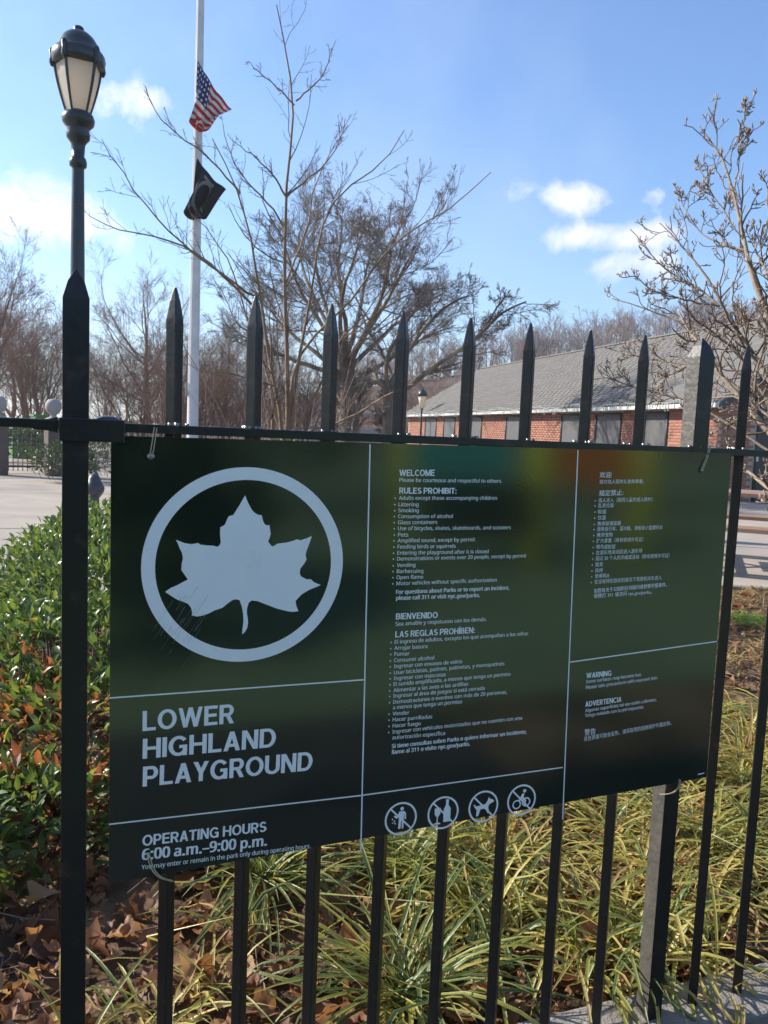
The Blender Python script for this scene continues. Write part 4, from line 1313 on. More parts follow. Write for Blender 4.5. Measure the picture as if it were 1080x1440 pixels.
def leaf_template(Ln=1.0, W=.32, fold=.12, arch=.18, k=6):
    t_ = np.linspace(0, 1, k)
    wv = W * np.sin(np.pi * t_ ** .8) ** .9
    wv[0] = .015; wv[-1] = .004
    T = []
    for i in range(k):
        z = arch * 4 * t_[i] * (1 - t_[i]) * .5 - arch * .6 * t_[i] ** 2
        T += [(t_[i] * Ln, -wv[i] / 2, z + fold * wv[i]), (t_[i] * Ln, 0, z), (t_[i] * Ln, wv[i] / 2, z + fold * wv[i])]
    F = []
    for i in range(k - 1):
        a = i * 3
        F += [(a, a + 3, a + 4, a + 1), (a + 1, a + 4, a + 5, a + 2)]
    return np.array(T), np.array(F)


def lobed_template(seed, curl=.5):
    rg = np.random.default_rng(seed)
    k = 18
    an = np.linspace(0, 2 * np.pi, k, endpoint=False)
    r = .44 + .10 * np.cos(an * 5 + .2) * (np.cos(an) > -.6) + rg.uniform(-.045, .045, k)
    r *= (1 + .30 * np.cos(an))
    O = np.stack([r * np.cos(an), r * np.sin(an) * .78], 1)
    P2 = np.concatenate([[[0, 0]], O * .38, O * .72, O])
    c1, c2, c4 = rg.uniform(-.5, 1.1), rg.uniform(.2, 1.2), rg.uniform(-.6, .6)
    z = curl * (P2[:, 0] ** 2 * c1 + P2[:, 1] ** 2 * c2 * 1.6 + c4 * P2[:, 0] * P2[:, 1]) + .10 * np.abs(P2[:, 1]) + .035 * np.sin(P2[:, 0] * 11 + seed) * np.cos(P2[:, 1] * 13)
    T = np.c_[P2, z]
    F = [(0, 1 + i, 1 + (i + 1) % k, 1 + (i + 2) % k) for i in range(0, k, 2)]
    for ring_ in (0, 1):
        b0, b1 = 1 + ring_ * k, 1 + (ring_ + 1) * k
        F += [(b0 + i, b1 + i, b1 + (i + 1) % k, b0 + (i + 1) % k) for i in range(k)]
    return T, np.array(F)


# ------------------------------------------------------------ evergreen shrub at left
def blob_shell(blobs, n, rg, inner=.72):
    pts, nor = [], []
    c = np.array([b_[0] for b_ in blobs]); r = np.array([b_[1] for b_ in blobs])
    wt = (r[:, 0] * r[:, 1]); wt = wt / wt.sum()
    while len(pts) < n:
        k = rg.choice(len(blobs), p=wt)
        d = rg.normal(size=3); d /= np.linalg.norm(d)
        if d[2] < -.35: continue
        rad = rg.uniform(inner, 1.04)
        p = c[k] + r[k] * d * rad
        q_ = ((p - c) / r); ins = (q_ ** 2).sum(1)
        ins[k] = 9
        if (ins < inner ** 2).any() or p[2] < .06: continue
        pts.append(p); nor.append(d)
    return np.array(pts), np.array(nor)


def shrub(name, label, blobs, nleaf, size, m, seed, parts=0, stems=30, ramp=(0, .85), clump=True, group=None, orange=None):
    rg = np.random.default_rng(seed)
    base = np.mean([b_[0] for b_ in blobs], axis=0); base[2] = .05
    e = empty(name, tuple(base)); tag(e, label, 'shrub', group)
    P, Nn = blob_shell(blobs, nleaf, rg)
    # whorls: shift leaves to clump centres
    T, F = leaf_template(1, .36, .22, .16, 6)
    n = len(P)
    R = rotmats(n, rg, tilt=.5)
    # aim leaf x-axis outward/upward mixed with random
    out = Nn * .8 + rg.normal(size=(n, 3)) * .55 + np.array([0, 0, .25])
    out /= np.linalg.norm(out, axis=1, keepdims=True)
    upv = np.array([0, 0, 1.]) + rg.normal(size=(n, 3)) * .45 + Nn * .5
    y_ = np.cross(upv, out); y_ /= np.linalg.norm(y_, axis=1, keepdims=True)
    z_ = np.cross(out, y_)
    R = np.stack([out, y_, z_], axis=2)
    var = np.clip(rg.beta(2, 2.2, n) * .85, ramp[0], ramp[1])
    if orange is not None:
        for oc, orr in orange:
            hit = (np.linalg.norm(P - np.array(oc), axis=1) < orr) & (rg.random(n) < .28)
            var[hit] = rg.uniform(.92, 1, hit.sum())
        var[(rg.random(n) < .02)] = .9
    s_ = size * rg.uniform(.65, 1.25, n)
    px, py, pz = proj(P)
    key = np.where((px > -10) & (px < 1090) & (py < 1450), pz, 1e3) - s_ * 3
    order = np.argsort(key)
    if parts:
        near = order[:parts]; order = order[parts:]
        lm = []
        for k in range(6):
            u_ = npmesh('leaf', T, F, True, {'var': np.full(len(T), .15 + .13 * k)})
            u_.materials.append(m); lm.append(u_)
        lo = npmesh('leaf', T, F, True, {'var': np.full(len(T), .96)}); lo.materials.append(m)
        for k in near:
            me = lo if var[k] > .9 else lm[min(5, int(var[k] * 6.5))]
            o = link('leaf', me, None, e)
            Mx = np.eye(4); Mx[:3, :3] = R[k] * s_[k]; Mx[:3, 3] = P[k] - base
            o.matrix_local = Matrix(Mx.tolist())
    V, FF, at = scatter(T, F, P[order] - base, R[order], s_[order], var[order])
    o = link('foliage', npmesh('foliage', V, FF, True, at), m, e)
    if parts: o['kind'] = 'stuff'
    # stems
    st_ = []
    for k in range(stems):
        p = P[rg.integers(n)] - base
        b0 = np.array([p[0] * .75, p[1] * .85, 0.0])
        st_.append(resample([b0, (b0 + p) / 2 + rg.normal(size=3) * .04, p], 5))
    link('stems', tubes_me('stems', [(np.array(st_), np.tile(np.linspace(.006, .002, 5), (len(st_), 1)), 4)]), MT['twig_dark'], e)['kind'] = 'stuff'
    return e


shrub('evergreen_shrub', 'glossy dark evergreen shrub with some orange leaves behind the left fence post',
      [((.02, 3.55, .26), (.44, .55, .47)), ((-.08, 2.95, .27), (.42, .5, .44)), ((.0, 2.4, .24), (.5, .48, .40)), ((-.05, 1.85, .2), (.50, .42, .36)), ((.02, 1.45, .15), (.42, .34, .27)), ((.45, 3.0, .2), (.4, .7, .38)), ((.5, 2.1, .15), (.4, .6, .3)), ((-.20, 1.08, .10), (.32, .24, .18)), ((-.42, .95, .12), (.26, .24, .20))],
      20000, .048, MT['evergreen'], 5, parts=300, stems=160, orange=[((-.22, 1.50, .36), .20), ((-.10, 1.25, .25), .20), ((.05, 1.15, .2), .22), ((-.3, 1.15, .25), .15)])
shrub('evergreen_shrub', 'low evergreen shrub outside the left edge of view near the fence',
      [((-1.15, 1.5, .14), (.28, .4, .22))], 1400, .052, MT['evergreen'], 6, stems=60)
k = 0
for px_, D, wd, hh, label in [(88, 16.5, .55, .75, 'small sunlit shrub at the foot of the brown gate post'), (150, 17.5, .95, .85, 'dark rounded shrub seen left of the sign edge'),
                              (15, 23.5, 2.0, 1.0, 'long clipped hedge beyond the far gate'), (150, 31, 2.2, 1.2, 'loose hedge behind the far iron railing')]:
    P = atD(px_, 640, D)
    shrub('shrub', label, [((P[0], P[1], hh * .42), (wd, wd * .6, hh * .58)), ((P[0] + wd * .5, P[1] + .1, hh * .35), (wd * .7, wd * .5, hh * .5))], 1300, .085 if D < 20 else .16, MT['farshrub'], 20 + k, stems=12, ramp=(0, 1))
    k += 1

# ------------------------------------------------------------ leaf litter
lob = [lobed_template(s_, c_) for s_, c_ in ((1, .5), (2, .9), (3, .3), (4, 1.3), (5, .7))]
elt = leaf_template(1, .42, .3, .5, 5)
rg = np.random.default_rng(11)
n = 6500
X = -.9 + rg.random(n) ** 1.6 * 7.8; Y = .09 + rg.random(n) ** 1.4 * 4.3
ok = inbed(X, Y, .03); X, Y = X[ok], Y[ok]; n = len(X)
Vs, Fs, var_, o_ = [], [], [], 0
idx = rg.integers(0, 5, n)
for k in range(5):
    sel = np.where(idx == k)[0]
    T, F = lob[k]
    pos = np.stack([X[sel], Y[sel], bedz(X[sel], Y[sel]) + rg.uniform(.004, .035, len(sel))], 1)
    small = np.where(rg.random(len(sel)) < .6, .45, 1.0)
    V, FF, at = scatter(T, F, pos, rotmats(len(sel), rg, tilt=.45), small * rg.uniform(.045, .085, len(sel)), np.clip(rg.beta(2, 2, len(sel)), 0, .97))
    Vs.append(V); Fs.append(FF + o_); var_.append(at['var']); o_ += len(V)
Tb, Fb = leaf_template(1, .6, .35, .6, 3)
nb_ = 14000
Xb = -.9 + rg.random(nb_) ** 1.5 * 6.5; Yb = .09 + rg.random(nb_) ** 1.4 * 4.2
ok = inbed(Xb, Yb, .03); Xb, Yb = Xb[ok], Yb[ok]
posb = np.stack([Xb, Yb, bedz(Xb, Yb) + rg.uniform(.002, .04, len(Xb))], 1)
V, FF, at = scatter(Tb, Fb, posb, rotmats(len(Xb), rg, tilt=.6), rg.uniform(.012, .042, len(Xb)), np.clip(rg.beta(1.6, 1.4, len(Xb)), 0, .97))
Vs.append(V); Fs.append(FF + o_); var_.append(at['var']); o_ += len(V)
o = link('leaf_litter', npmesh('leaf_litter', np.concatenate(Vs), np.concatenate(Fs), True, {'var': np.concatenate(var_)}), MT['litter'], bed)
o['kind'] = 'stuff'
lmesh = []
for k in range(5):
    for v_ in (.15, .4, .55, .72, .9, .98):
        u_ = npmesh('fallen_leaf', lob[k][0] * np.array([1, 1, 1.9]), lob[k][1], True, {'var': np.full(len(lob[k][0]), v_)}); u_.materials.append(MT['litter']); lmesh.append(u_)
cnt = 0
while cnt < 290:
    x, y = rg.uniform(-.35, 2.2), .09 + rg.random() ** 1.3 * 1.5
    if x > .55 and rg.random() < .6: continue
    if not inbed(np.array(x), np.array(y), .02): continue
    me = lmesh[rg.integers(len(lmesh) - 0)]
    o = link('fallen_leaf', me, None, bed, (x, y, float(bedz(np.array(x), np.array(y))) + rg.uniform(.02, .06)))
    o.rotation_euler = (rg.normal(0, .5), rg.normal(0, .5), rg.uniform(0, 6.28))
    s_ = rg.uniform(.045, .085); o.scale = (s_, s_ * rg.uniform(.8, 1), s_)
    cnt += 1
# twigs on the ground
tw = []
for k in range(420):
    x, y = rg.uniform(-.4, 5), rg.uniform(.1, 3.6)
    if not inbed(np.array(x), np.array(y), .05): continue
    a = rg.uniform(0, 6.28); L = rg.uniform(.05, .28)
    z = float(bedz(np.array(x), np.array(y))) + .03
    p = np.array([x, y, z]); d = np.array([math.cos(a), math.sin(a), rg.uniform(-.1, .25)]) * L
    tw.append(np.stack([p, p + d * .35 + rg.normal(size=3) * .008, p + d * .7 + rg.normal(size=3) * .012, p + d]))
o = link('ground_twigs', tubes_me('ground_twigs', [(np.array(tw), np.tile(np.array([.002, .0017, .0013, .0007]), (len(tw), 1)), 4)]), MT['twig_pale'], bed); o['kind'] = 'stuff'


# ------------------------------------------------------------ liriope and dry grass
def blades(name, label, pos, nper, L, W, m, seed, droop=1.0, varf=None, spread=.03, K=8):
    rg = np.random.default_rng(seed)
    n = len(pos) * nper
    c = np.repeat(np.arange(len(pos)), nper)
    a = rg.uniform(0, 2 * np.pi, n)
    base = pos[c] + np.stack([rg.normal(0, spread, n), rg.normal(0, spread, n), np.zeros(n)], 1)
    Ln = L * rg.uniform(.55, 1.15, n)
    el = rg.uniform(.75, 1.45, n)
    t_ = np.linspace(0, 1, K)
    lean_ = rg.normal(0, .5, len(pos))[c]
    th_ = el[:, None] - .35 * np.abs(np.sin(a - lean_))[:, None] - droop * rg.uniform(.9, 2.3, n)[:, None] * t_[None] ** 1.2
    ds = Ln[:, None] / (K - 1)
    hx = np.cumsum(np.cos(th_) * ds, 1) - np.cos(th_) * ds; hz = np.cumsum(np.sin(th_) * ds, 1) - np.sin(th_) * ds
    tw_ = rg.normal(0, .5, n)[:, None] * t_[None]
    kk = rg.uniform(.3, .9, n)[:, None]; kb = np.where(rg.random(n) < .25, rg.normal(0, 1.1, n), 0)[:, None]
    ax = a[:, None] + tw_ * .5 + kb * (t_[None] > kk)
    Cc = base[:, None, :] + np.stack([hx * np.cos(ax), hx * np.sin(ax), hz], -1)
    Cc[..., 2] = np.maximum(Cc[..., 2], .065 + .01 * t_[None] + rg.uniform(0, .03, n)[:, None])
    perp = np.stack([-np.sin(ax), np.cos(ax), np.sin(tw_) * .6], -1)
    wv = W * rg.uniform(.6, 1.2, n)[:, None] * (np.sin(np.pi * np.clip(t_ * .93 + .07, 0, 1)) ** .5)[None]
    wv[:, -1] *= .1
    fold = np.zeros_like(Cc); fold[..., 2] = wv * .3
    A_ = Cc - perp * wv[..., None] / 2 + fold; B_ = Cc + perp * wv[..., None] / 2 + fold
    V = np.stack([A_, Cc, B_], 2)
    i = np.arange(n)[:, None] * K * 3; k = np.arange(K - 1)[None] * 3
    b_ = i + k
    F = np.stack([np.stack([b_, b_ + 3, b_ + 4, b_ + 1], -1), np.stack([b_ + 1, b_ + 4, b_ + 5, b_ + 2], -1)], 2).reshape(-1, 4)
    var = varf(base, rg) if varf else rg.random(n)
    ed = np.tile(np.array([1, 0, 1.]), n * K)
    org = pos.mean(0); org[2] = .05
    return link(name, npmesh(name, V.reshape(-1, 3) - org, F, True, {'var': np.repeat(var, K * 3), 'edge': ed}), m, None, tuple(org))


rg = np.random.default_rng(21)
cl = []
tries = 0
while len(cl) < 46 and tries < 9000:
    tries += 1
    x, y = rg.uniform(.33, 2.7), .13 + rg.random() * 1.35
    if x < .52 and y < .42: continue
    if x < .55 and rg.random() < .5: continue
    if math.sin(x * 8.3 + 1) * math.sin(y * 9.1 + .5) > .55: continue
    if y > 1.0 and rg.random() < .5: continue
    if all((x - q_[0]) ** 2 + (y - q_[1]) ** 2 > .15 ** 2 for q_ in cl): cl.append((x, y))
cl = np.array(cl); cl = np.c_[cl, np.full(len(cl), .055)]


def vf(base, rg):
    n = len(base)
    yellow = np.clip((base[:, 0] - .45) / .6, 0, 1) * .8
    tuft = .5 + .5 * np.sin(base[:, 0] * 9 + base[:, 1] * 7)
    return np.clip(rg.beta(2, 3.0, n) * .7 + yellow * rg.random(n) * (.5 + tuft), 0, 1)


left = cl[:, 0] < .75
o = blades('liriope_grass', None, cl[left], 120, .36, .0088, MT['blade'], 31, .9, vf, .02)
tag(o, 'arching dark green and cream striped liriope blades below the middle of the sign', 'ornamental grass', kind='stuff')
o = blades('liriope_grass', None, cl[~left], 90,   .35, .0088, MT['blade'], 35, 1.25, vf, .045)
tag(o, 'tangled straw coloured and green liriope blades below the right of the sign', 'ornamental grass', kind='stuff')
dd = cl[~left].copy(); dd[:, :2] += rg.normal(0, .06, (len(dd), 2)); dd[:, 1] = np.maximum(dd[:, 1], .12)
o = blades('dead_thatch', None, dd, 46, .26, .0075, MT['drygrass'], 36, 2.4, lambda b_, r_: r_.uniform(.35, 1, len(b_)), .07)
tag(o, 'flattened dead straw blades lying between the liriope tufts', 'dead grass', kind='stuff')
cl2 = np.array([(x, y, .055) for x, y in [(.02, .16), (-.06, .22), (.10, .28), (.2, .35), (.31, .48)]])
o = blades('liriope_grass', None, cl2, 16, .26, .007, MT['blade'], 37, 1.0, lambda b_, r_: r_.uniform(.3, .9, len(b_)), .02)
tag(o, 'sparse straw coloured grass blades among the leaves at the lower left', 'ornamental grass', kind='stuff')
n = 700
X = rg.uniform(1.2, 9, n); Y = .3 + rg.random(n) * 3.9
ok = inbed(X, Y, .08) & ~((X < 3.2) & (Y < 1.8)); X, Y = X[ok], Y[ok]
o = blades('dry_grass', None, np.stack([X, Y, np.full(len(X), .055)], 1), 14, .15, .006, MT['drygrass'], 33, 1.2, None, .06, 5)
tag(o, 'low straw coloured grass over the bed beyond the fence', 'grass', kind='stuff')
P = onZ(1066, 880, .06)
gcl = np.array([[P[0] + rg.normal(0, .07), P[1] + rg.normal(0, .07), .055] for _ in range(14)])
gm = leaf_mat('bright_green_grass', [(0, (0.08, 0.2, 0.02)), (1, (0.16, 0.3, 0.04))], trans=.35)
o = blades('grass_tuft', None, gcl, 26, .11, .005, gm, 34, .7, None, .03, 5)
tag(o, 'small bright green grass tuft between the two right pickets', 'grass', kind='stuff')


# ------------------------------------------------------------ trees
def grow(rg, S, D, L, R0, K, wob, up, taper=.3):
    n = len(S)
    P = np.zeros((n, K, 3)); P[:, 0] = S
    d = D.copy()
    for k in range(1, K):
        d = d + rg.normal(size=(n, 3)) * wob + np.array([0, 0, up])
        d /= np.linalg.norm(d, axis=1, keepdims=True)
        P[:, k] = P[:, k - 1] + d * (L / (K - 1))[:, None]
    R = R0[:, None] * np.linspace(1, taper, K)[None]
    return P, R


def spawn(rg, P, R, n, tmin, tmax, ang, lf, rf=.6, K=5, wob=.15, up=.05, taper=.3, minlen=0, base_len=None, angj=.25):
    m_, Kp, _ = P.shape
    idx = np.repeat(np.arange(m_), n)
    t_ = rg.uniform(tmin, tmax, len(idx)) * (Kp - 1)
    i0 = np.minimum(t_.astype(int), Kp - 2); f = (t_ - i0)[:, None]
    S = P[idx, i0] * (1 - f) + P[idx, i0 + 1] * f
    tan = P[idx, i0 + 1] - P[idx, i0]; tan /= np.linalg.norm(tan, axis=1, keepdims=True) + 1e-9
    rd = rg.normal(size=(len(idx), 3)); pr = np.cross(tan, rd); pr /= np.linalg.norm(pr, axis=1, keepdims=True) + 1e-9
    an = np.clip(rg.normal(ang, angj, len(idx)), .1, 1.7)[:, None]
    D = np.cos(an) * tan + np.sin(an) * pr
    PL = np.linalg.norm(np.diff(P, axis=1), axis=2).sum(1)
    L = PL[idx] * lf * (1.15 - .6 * t_ / (Kp - 1)) * rg.uniform(.6, 1.3, len(idx))
    if base_len is not None: L = base_len * rg.uniform(.5, 1.3, len(idx))
    Rp = R[idx, i0] * (1 - f[:, 0]) + R[idx, i0 + 1] * f[:, 0]
    return grow(rg, S, D, L, np.minimum(Rp * rf, Rp), K, wob, up, taper)


def tree_mesh(seed, H=8, trunk_r=.2, trunks=1, fork=.25, spread=.7, nl=9, n2=8, n3=7, n4=5, upb=.10, twig_r=.0045, lean=0):
    rg = np.random.default_rng(seed)
    S = np.zeros((trunks, 3)); S[:, :2] = rg.normal(0, trunk_r * .8 if trunks > 1 else 0, (trunks, 2))
    D = np.tile([lean, 0, 1.], (trunks, 1)) + rg.normal(0, .12 if trunks > 1 else .03, (trunks, 3)) * (3 if trunks > 1 else 1)
    D /= np.linalg.norm(D, axis=1, keepdims=True)
    P0, R0 = grow(rg, S, D, np.full(trunks, H * .85), np.full(trunks, trunk_r), 10, .07, .03, .15)
    P1, R1 = spawn(rg, P0, R0, nl, fork, .95, spread, .62, .42, 9, .12, upb)
    P2, R2 = spawn(rg, P1, R1, n2, .2, 1, .6, .5, .45, 6, .13, upb * .7)
    P3, R3 = spawn(rg, P2, R2, n3, .15, 1, .6, .5, .5, 5, .16, upb * .5)
    bt = [(P0, R0, 8)]
    bc = [(P1, np.maximum(R1, twig_r * 1.4), 6), (P2, np.maximum(R2, twig_r), 4), (P3, np.maximum(R3, twig_r * .8), 3)]
    if n4:
        P4, R4 = spawn(rg, P3, R3, n4, .1, 1, .6, .55, .7, 2, .15, .03)
        bc.append((P4, np.maximum(R4, twig_r * .6), 3))
    return tubes_me('trunk', bt), tubes_me('crown', bc)


def place_tree(var, label, px_, D, H, mats, rz=0, sx=1.0, group=None, baseH=8.0, name='bare_tree'):
    P = atD(px_, 600, D)
    e = empty(name, (P[0], P[1], 0), rz)
    s_ = H / baseH
    e.scale = (s_ * sx, s_ * sx, s_)
    tag(e, label, 'tree', group)
    for nm, me, mt in zip(('trunk', 'crown'), var, mats):
        o = link(nm, me, None, e)
        if not me.materials: me.materials.append(mt)
        o.material_slots[0].link = 'OBJECT'; o.material_slots[0].material = mt
    return e


vA = tree_mesh(101, trunk_r=.20, fork=.2, nl=13, n2=10, n3=8, n4=6, spread=.75)
vB = tree_mesh(102, trunk_r=.14, trunks=2, fork=.15, nl=10, n2=9, n3=8, n4=5, spread=.6)
vC = tree_mesh(103, trunk_r=.075, trunks=9, fork=.1, nl=9, n2=7, n3=6, n4=4, spread=.55, upb=.05)
vD = tree_mesh(104, trunk_r=.17, fork=.3, nl=10, n2=9, n3=8, n4=6, spread=.65)
RD = (MT['twig_red'], MT['twig_red']); PL_ = (MT['twig_pale'], MT['twig_pale']); DK = (MT['bark_big'], MT['twig_dark'])
place_tree(vA, 'tall bare tree rising at the far left edge of view', -30, 24, 5.3, RD, .4)
place_tree(vC, 'dense reddish bare tree behind the stone ball of the gate post', 42, 30, 4.9, RD, 1.2, 1.1)
place_tree(vB, 'broad reddish bare tree at the left edge over the far gate', 5, 34, 6.0, RD, 2.2, 1.1)
place_tree(vD, 'pale bare tree with open crown between lamp and flagpole', 215, 31, 6.9, PL_, .9, 1.0)
place_tree(vC, 'low pale thicket tree beside the left fence post', 150, 36, 4.4, PL_, 3.0, .9)
place_tree(vC, 'dense reddish thicket left of the flagpole base', 238, 24, 3.3, RD, .3, 1.2)
place_tree(vB, 'reddish bare tree directly behind the flagpole', 300, 33, 5.4, RD, 4.0, 1.05)
place_tree(vC, 'reddish thicket right of the flagpole base', 320, 27, 3.5, RD, 2.0, 1.2)
place_tree(vD, 'mid distance bare tree behind the multi-stemmed tree', 385, 36, 6.8, PL_, 2.6, 1.0)
place_tree(vC, 'low reddish thicket behind the multi-stemmed tree', 425, 30, 3.7, RD, 5.0, 1.3)
place_tree(vB, 'bare tree standing behind the left end of the brick building', 620, 48, 4.6, RD, 1.0, 1.2)
place_tree(vC, 'low bare thicket beyond the grey wall between the trunks', 560, 52, 4.4, RD, 1.7, 1.5)
place_tree(vA, 'bare tree far behind the lamp post', 100, 52, 6.4, PL_, 5.2, 1.0)
place_tree(vD, 'slim bare tree at the far end of the path', 175, 50, 5.4, PL_, 3.6, 1.0)


place_tree(vC, 'reddish thicket beyond the green box at the far left', 58, 33, 4.6, RD, 2.7, 1.3)
place_tree(vC, 'wide reddish thicket between the lamp post and the flagpole', 195, 29, 3.6, RD, 4.4, 1.5)
place_tree(vC, 'brown thicket behind the flagpole base', 275, 30, 4.4, RD, 5.6, 1.4)
place_tree(vC, 'brown thicket left of the large old tree', 360, 33, 4.4, RD, 3.7, 1.4)
for X_, Y_, H_t, rz_, lb in ((-13.5, 23.5, 7.5, .5, 'bare tree outside the left edge casting shadows over the path'), (-11.5, 19.0, 6.0, 2.5, 'smaller bare tree outside the left edge beside the path')):
    e = place_tree(vD, lb, 0, 20, H_t, PL_, rz_, 1.2)
    e.location = (X_, Y_, 0)

# limbs given by the photograph, at a real distance, with twigs grown on them
def limb(pts, D, D2=None, K=14):
    D2 = D if D2 is None else D2
    n = len(pts)
    return resample([atD(x, y, D + (D2 - D) * i / (n - 1)) for i, (x, y) in enumerate(pts)], K)


def limb_tree(name, label, base, limbs, mats, seed, lv, cat='tree'):
    """limbs: (pts, D0, D1, r0, r1, part name); lv: list of spawn settings"""
    rg = np.random.default_rng(seed)
    e = empty(name, base); tag(e, label, cat)
    b0 = np.array(base)
    LP, LR = [], []
    for pts, D0, D1, r0, r1, pn in limbs:
        P = limb(pts, D0, D1) + rg.normal(size=(14, 3)) * .004 * D0 / 6
        R = np.linspace(r0, r1, 14)
        link(pn, tubes_me(pn, [((P - b0)[None], R[None], 9)]), mats[0], e)
        LP.append(P); LR.append(R)
    P, R = np.array(LP), np.array(LR)
    bt = []
    tips = []
    for kw in lv:
        kw = dict(kw); rmin = kw.pop('rmin'); sd = kw.pop('sides', 3)
        P, R = spawn(rg, P, R, **kw)
        R = np.maximum(R, rmin)
        bt.append((P - b0, R, sd)); tips.append((P, R))
    link('twigs', tubes_me('twigs', bt), mats[1], e)['kind'] = 'stuff'
    return e, tips


bp = atD(402, 600, 6.0)
ML = [([(405, 640), (403, 560), (402, 480), (402, 400), (401, 330), (400, 276), (408, 215), (417, 150), (412, 115), (403, 75), (396, 40), (388, 5)], 6.0, 5.8, .020, .0035, 'stem'),
      ([(403, 640), (390, 560), (376, 480), (368, 425), (355, 350), (343, 300), (338, 272), (325, 240), (310, 212), (300, 195)], 6.0, 5.7, .017, .003, 'stem'),
      ([(338, 272), (310, 240), (285, 212), (255, 195), (232, 178), (215, 150), (203, 125)], 5.75, 5.5, .007, .0022, 'branch'),
      ([(372, 450), (345, 415), (318, 390), (285, 362), (255, 340), (215, 332), (180, 328), (150, 320), (125, 304)], 5.95, 5.5, .011, .0022, 'branch'),
      ([(366, 420), (330, 398), (290, 372), (245, 335), (205, 288), (170, 240), (143, 195)], 5.95, 5.3, .009, .0022, 'branch'),
      ([(400, 276), (385, 245), (364, 225), (345, 210), (325, 195)], 5.9, 5.8, .008, .002, 'branch'),
      ([(401, 278), (425, 258), (450, 240), (465, 222), (478, 198), (487, 168)], 5.9, 5.8, .008, .002, 'branch'),
      ([(408, 600), (418, 520), (430, 455), (441, 390), (447, 340), (453, 293), (472, 267), (498, 249), (532, 245), (555, 222), (570, 183)], 6.0, 5.6, .014, .0025, 'stem'),
      ([(405, 600), (412, 495), (440, 470), (485, 444), (515, 392), (545, 345), (588, 312), (631, 301), (660, 275), (690, 241)], 6.05, 5.5, .012, .0025, 'stem'),
      ([(416, 142), (433, 128), (452, 110), (462, 85), (472, 56)], 5.85, 5.8, .006, .002, 'branch'),
      ([(414, 148), (400, 132), (378, 112), (362, 98), (348, 86)], 5.85, 5.8, .006, .002, 'branch'),
      ([(402, 330), (392, 300), (365, 275), (350, 260), (330, 232), (318, 205), (315, 175)], 5.95, 5.7, .008, .002, 'branch'),
      ([(398, 620), (385, 560), (368, 500), (345, 440), (330, 380), (300, 330), (270, 300)], 6.2, 6.5, .012, .003, 'stem'),
      ([(408, 620), (422, 600), (437, 561), (454, 541), (463, 500), (490, 460), (520, 440)], 6.0, 5.8, .013, .003, 'stem'),
      ([(412, 625), (440, 600), (480, 596), (520, 570), (550, 552), (580, 540)], 5.9, 5.3, .010, .004, 'stem'),
      ([(400, 620), (386, 585), (380, 540), (384, 500), (378, 450), (382, 420)], 6.1, 6.2, .012, .004, 'stem'),
      ([(390, 620), (378, 590), (395, 540), (388, 480), (392, 430)], 5.9, 5.9, .010, .004, 'stem'),
      ([(545, 345), (560, 330), (568, 290), (574, 255), (572, 230)], 5.7, 5.7, .005, .0016, 'branch'),
      ([(610, 305), (620, 280), (632, 260), (640, 235)], 5.6, 5.6, .004, .0016, 'branch'),
      ([(402, 400), (420, 350), (437, 310), (438, 270), (450, 245), (470, 205), (490, 175)], 6.0, 6.2, .008, .002, 'branch')]
lv = [dict(n=12, tmin=.2, tmax=1, ang=.7, lf=.20, rf=.5, K=6, wob=.14, up=.12, rmin=.0015, sides=4, taper=.4),
      dict(n=4, tmin=.1, tmax=1, ang=.8, lf=.40, rf=.6, K=4, wob=.18, up=.08, rmin=.0011, taper=.5),
      dict(n=4, tmin=.05, tmax=1, ang=.9, lf=.16, rf=.8, K=3, wob=.2, up=.05, rmin=.0011, taper=.8)]
_, _ = limb_tree('multi_stem_tree', 'slender bare multi-stemmed tree with tan stems just behind the rail', (bp[0], bp[1], 0.05), ML, (MT['bark_tan'], MT['twig_dark']), 55, lv)
# light up-sprouting base clump under it
shp = empty('dry_shrub', (bp[0] + .1, bp[1] - .1, .05)); tag(shp, 'bare twiggy shrub at the foot of the multi-stemmed tree', 'shrub')
rg = np.random.default_rng(77)
S = rg.normal(0, .15, (26, 3)); S[:, 2] = 0
D = rg.normal(0, .35, (26, 3)); D[:, 2] = 1; D /= np.linalg.norm(D, axis=1, keepdims=True)
P_, R_ = grow(rg, S, D, rg.uniform(1.2, 2.0, 26), np.full(26, .007), 8, .1, .02)
P2_, R2_ = spawn(rg, P_, R_, 6, .3, 1, .6, .3, .6, 4, .15, .05)
link('stems', tubes_me('stems', [(P_, R_, 5), (P2_, np.maximum(R2_, .0015), 3)]), MT['twig_pale'], shp)['kind'] = 'stuff'

# the two old trees
P = atD(490, 600, 22)
TA = [([(489, 690), (490, 640), (491, 600), (490, 560), (487, 525), (485, 500)], 22, 22, .34, .24, 'trunk')]
limA = [[(487, 530), (470, 480), (440, 430), (410, 380), (390, 330), (380, 290)], [(486, 520), (465, 460), (450, 400), (435, 340), (430, 280), (440, 245)],
        [(486, 510), (488, 450), (478, 390), (470, 330), (480, 280), (478, 245)], [(487, 510), (500, 450), (515, 390), (520, 340), (530, 295), (525, 265)],
        [(489, 520), (510, 470), (540, 420), (570, 370), (590, 330), (600, 300)], [(488, 525), (515, 490), (555, 450), (600, 415), (640, 390), (655, 375)],
        [(488, 530), (450, 500), (410, 470), (370, 430), (350, 395), (340, 380)], [(487, 520), (475, 450), (480, 380), (500, 320), (515, 275)],
        [(487, 530), (440, 515), (395, 500), (350, 480), (320, 450), (300, 430)], [(490, 540), (520, 525), (560, 500), (600, 470), (640, 450), (668, 440)],
        [(486, 515), (455, 440), (415, 350), (405, 300), (410, 265)], [(487, 515), (525, 440), (555, 370), (560, 310), (565, 280)]]
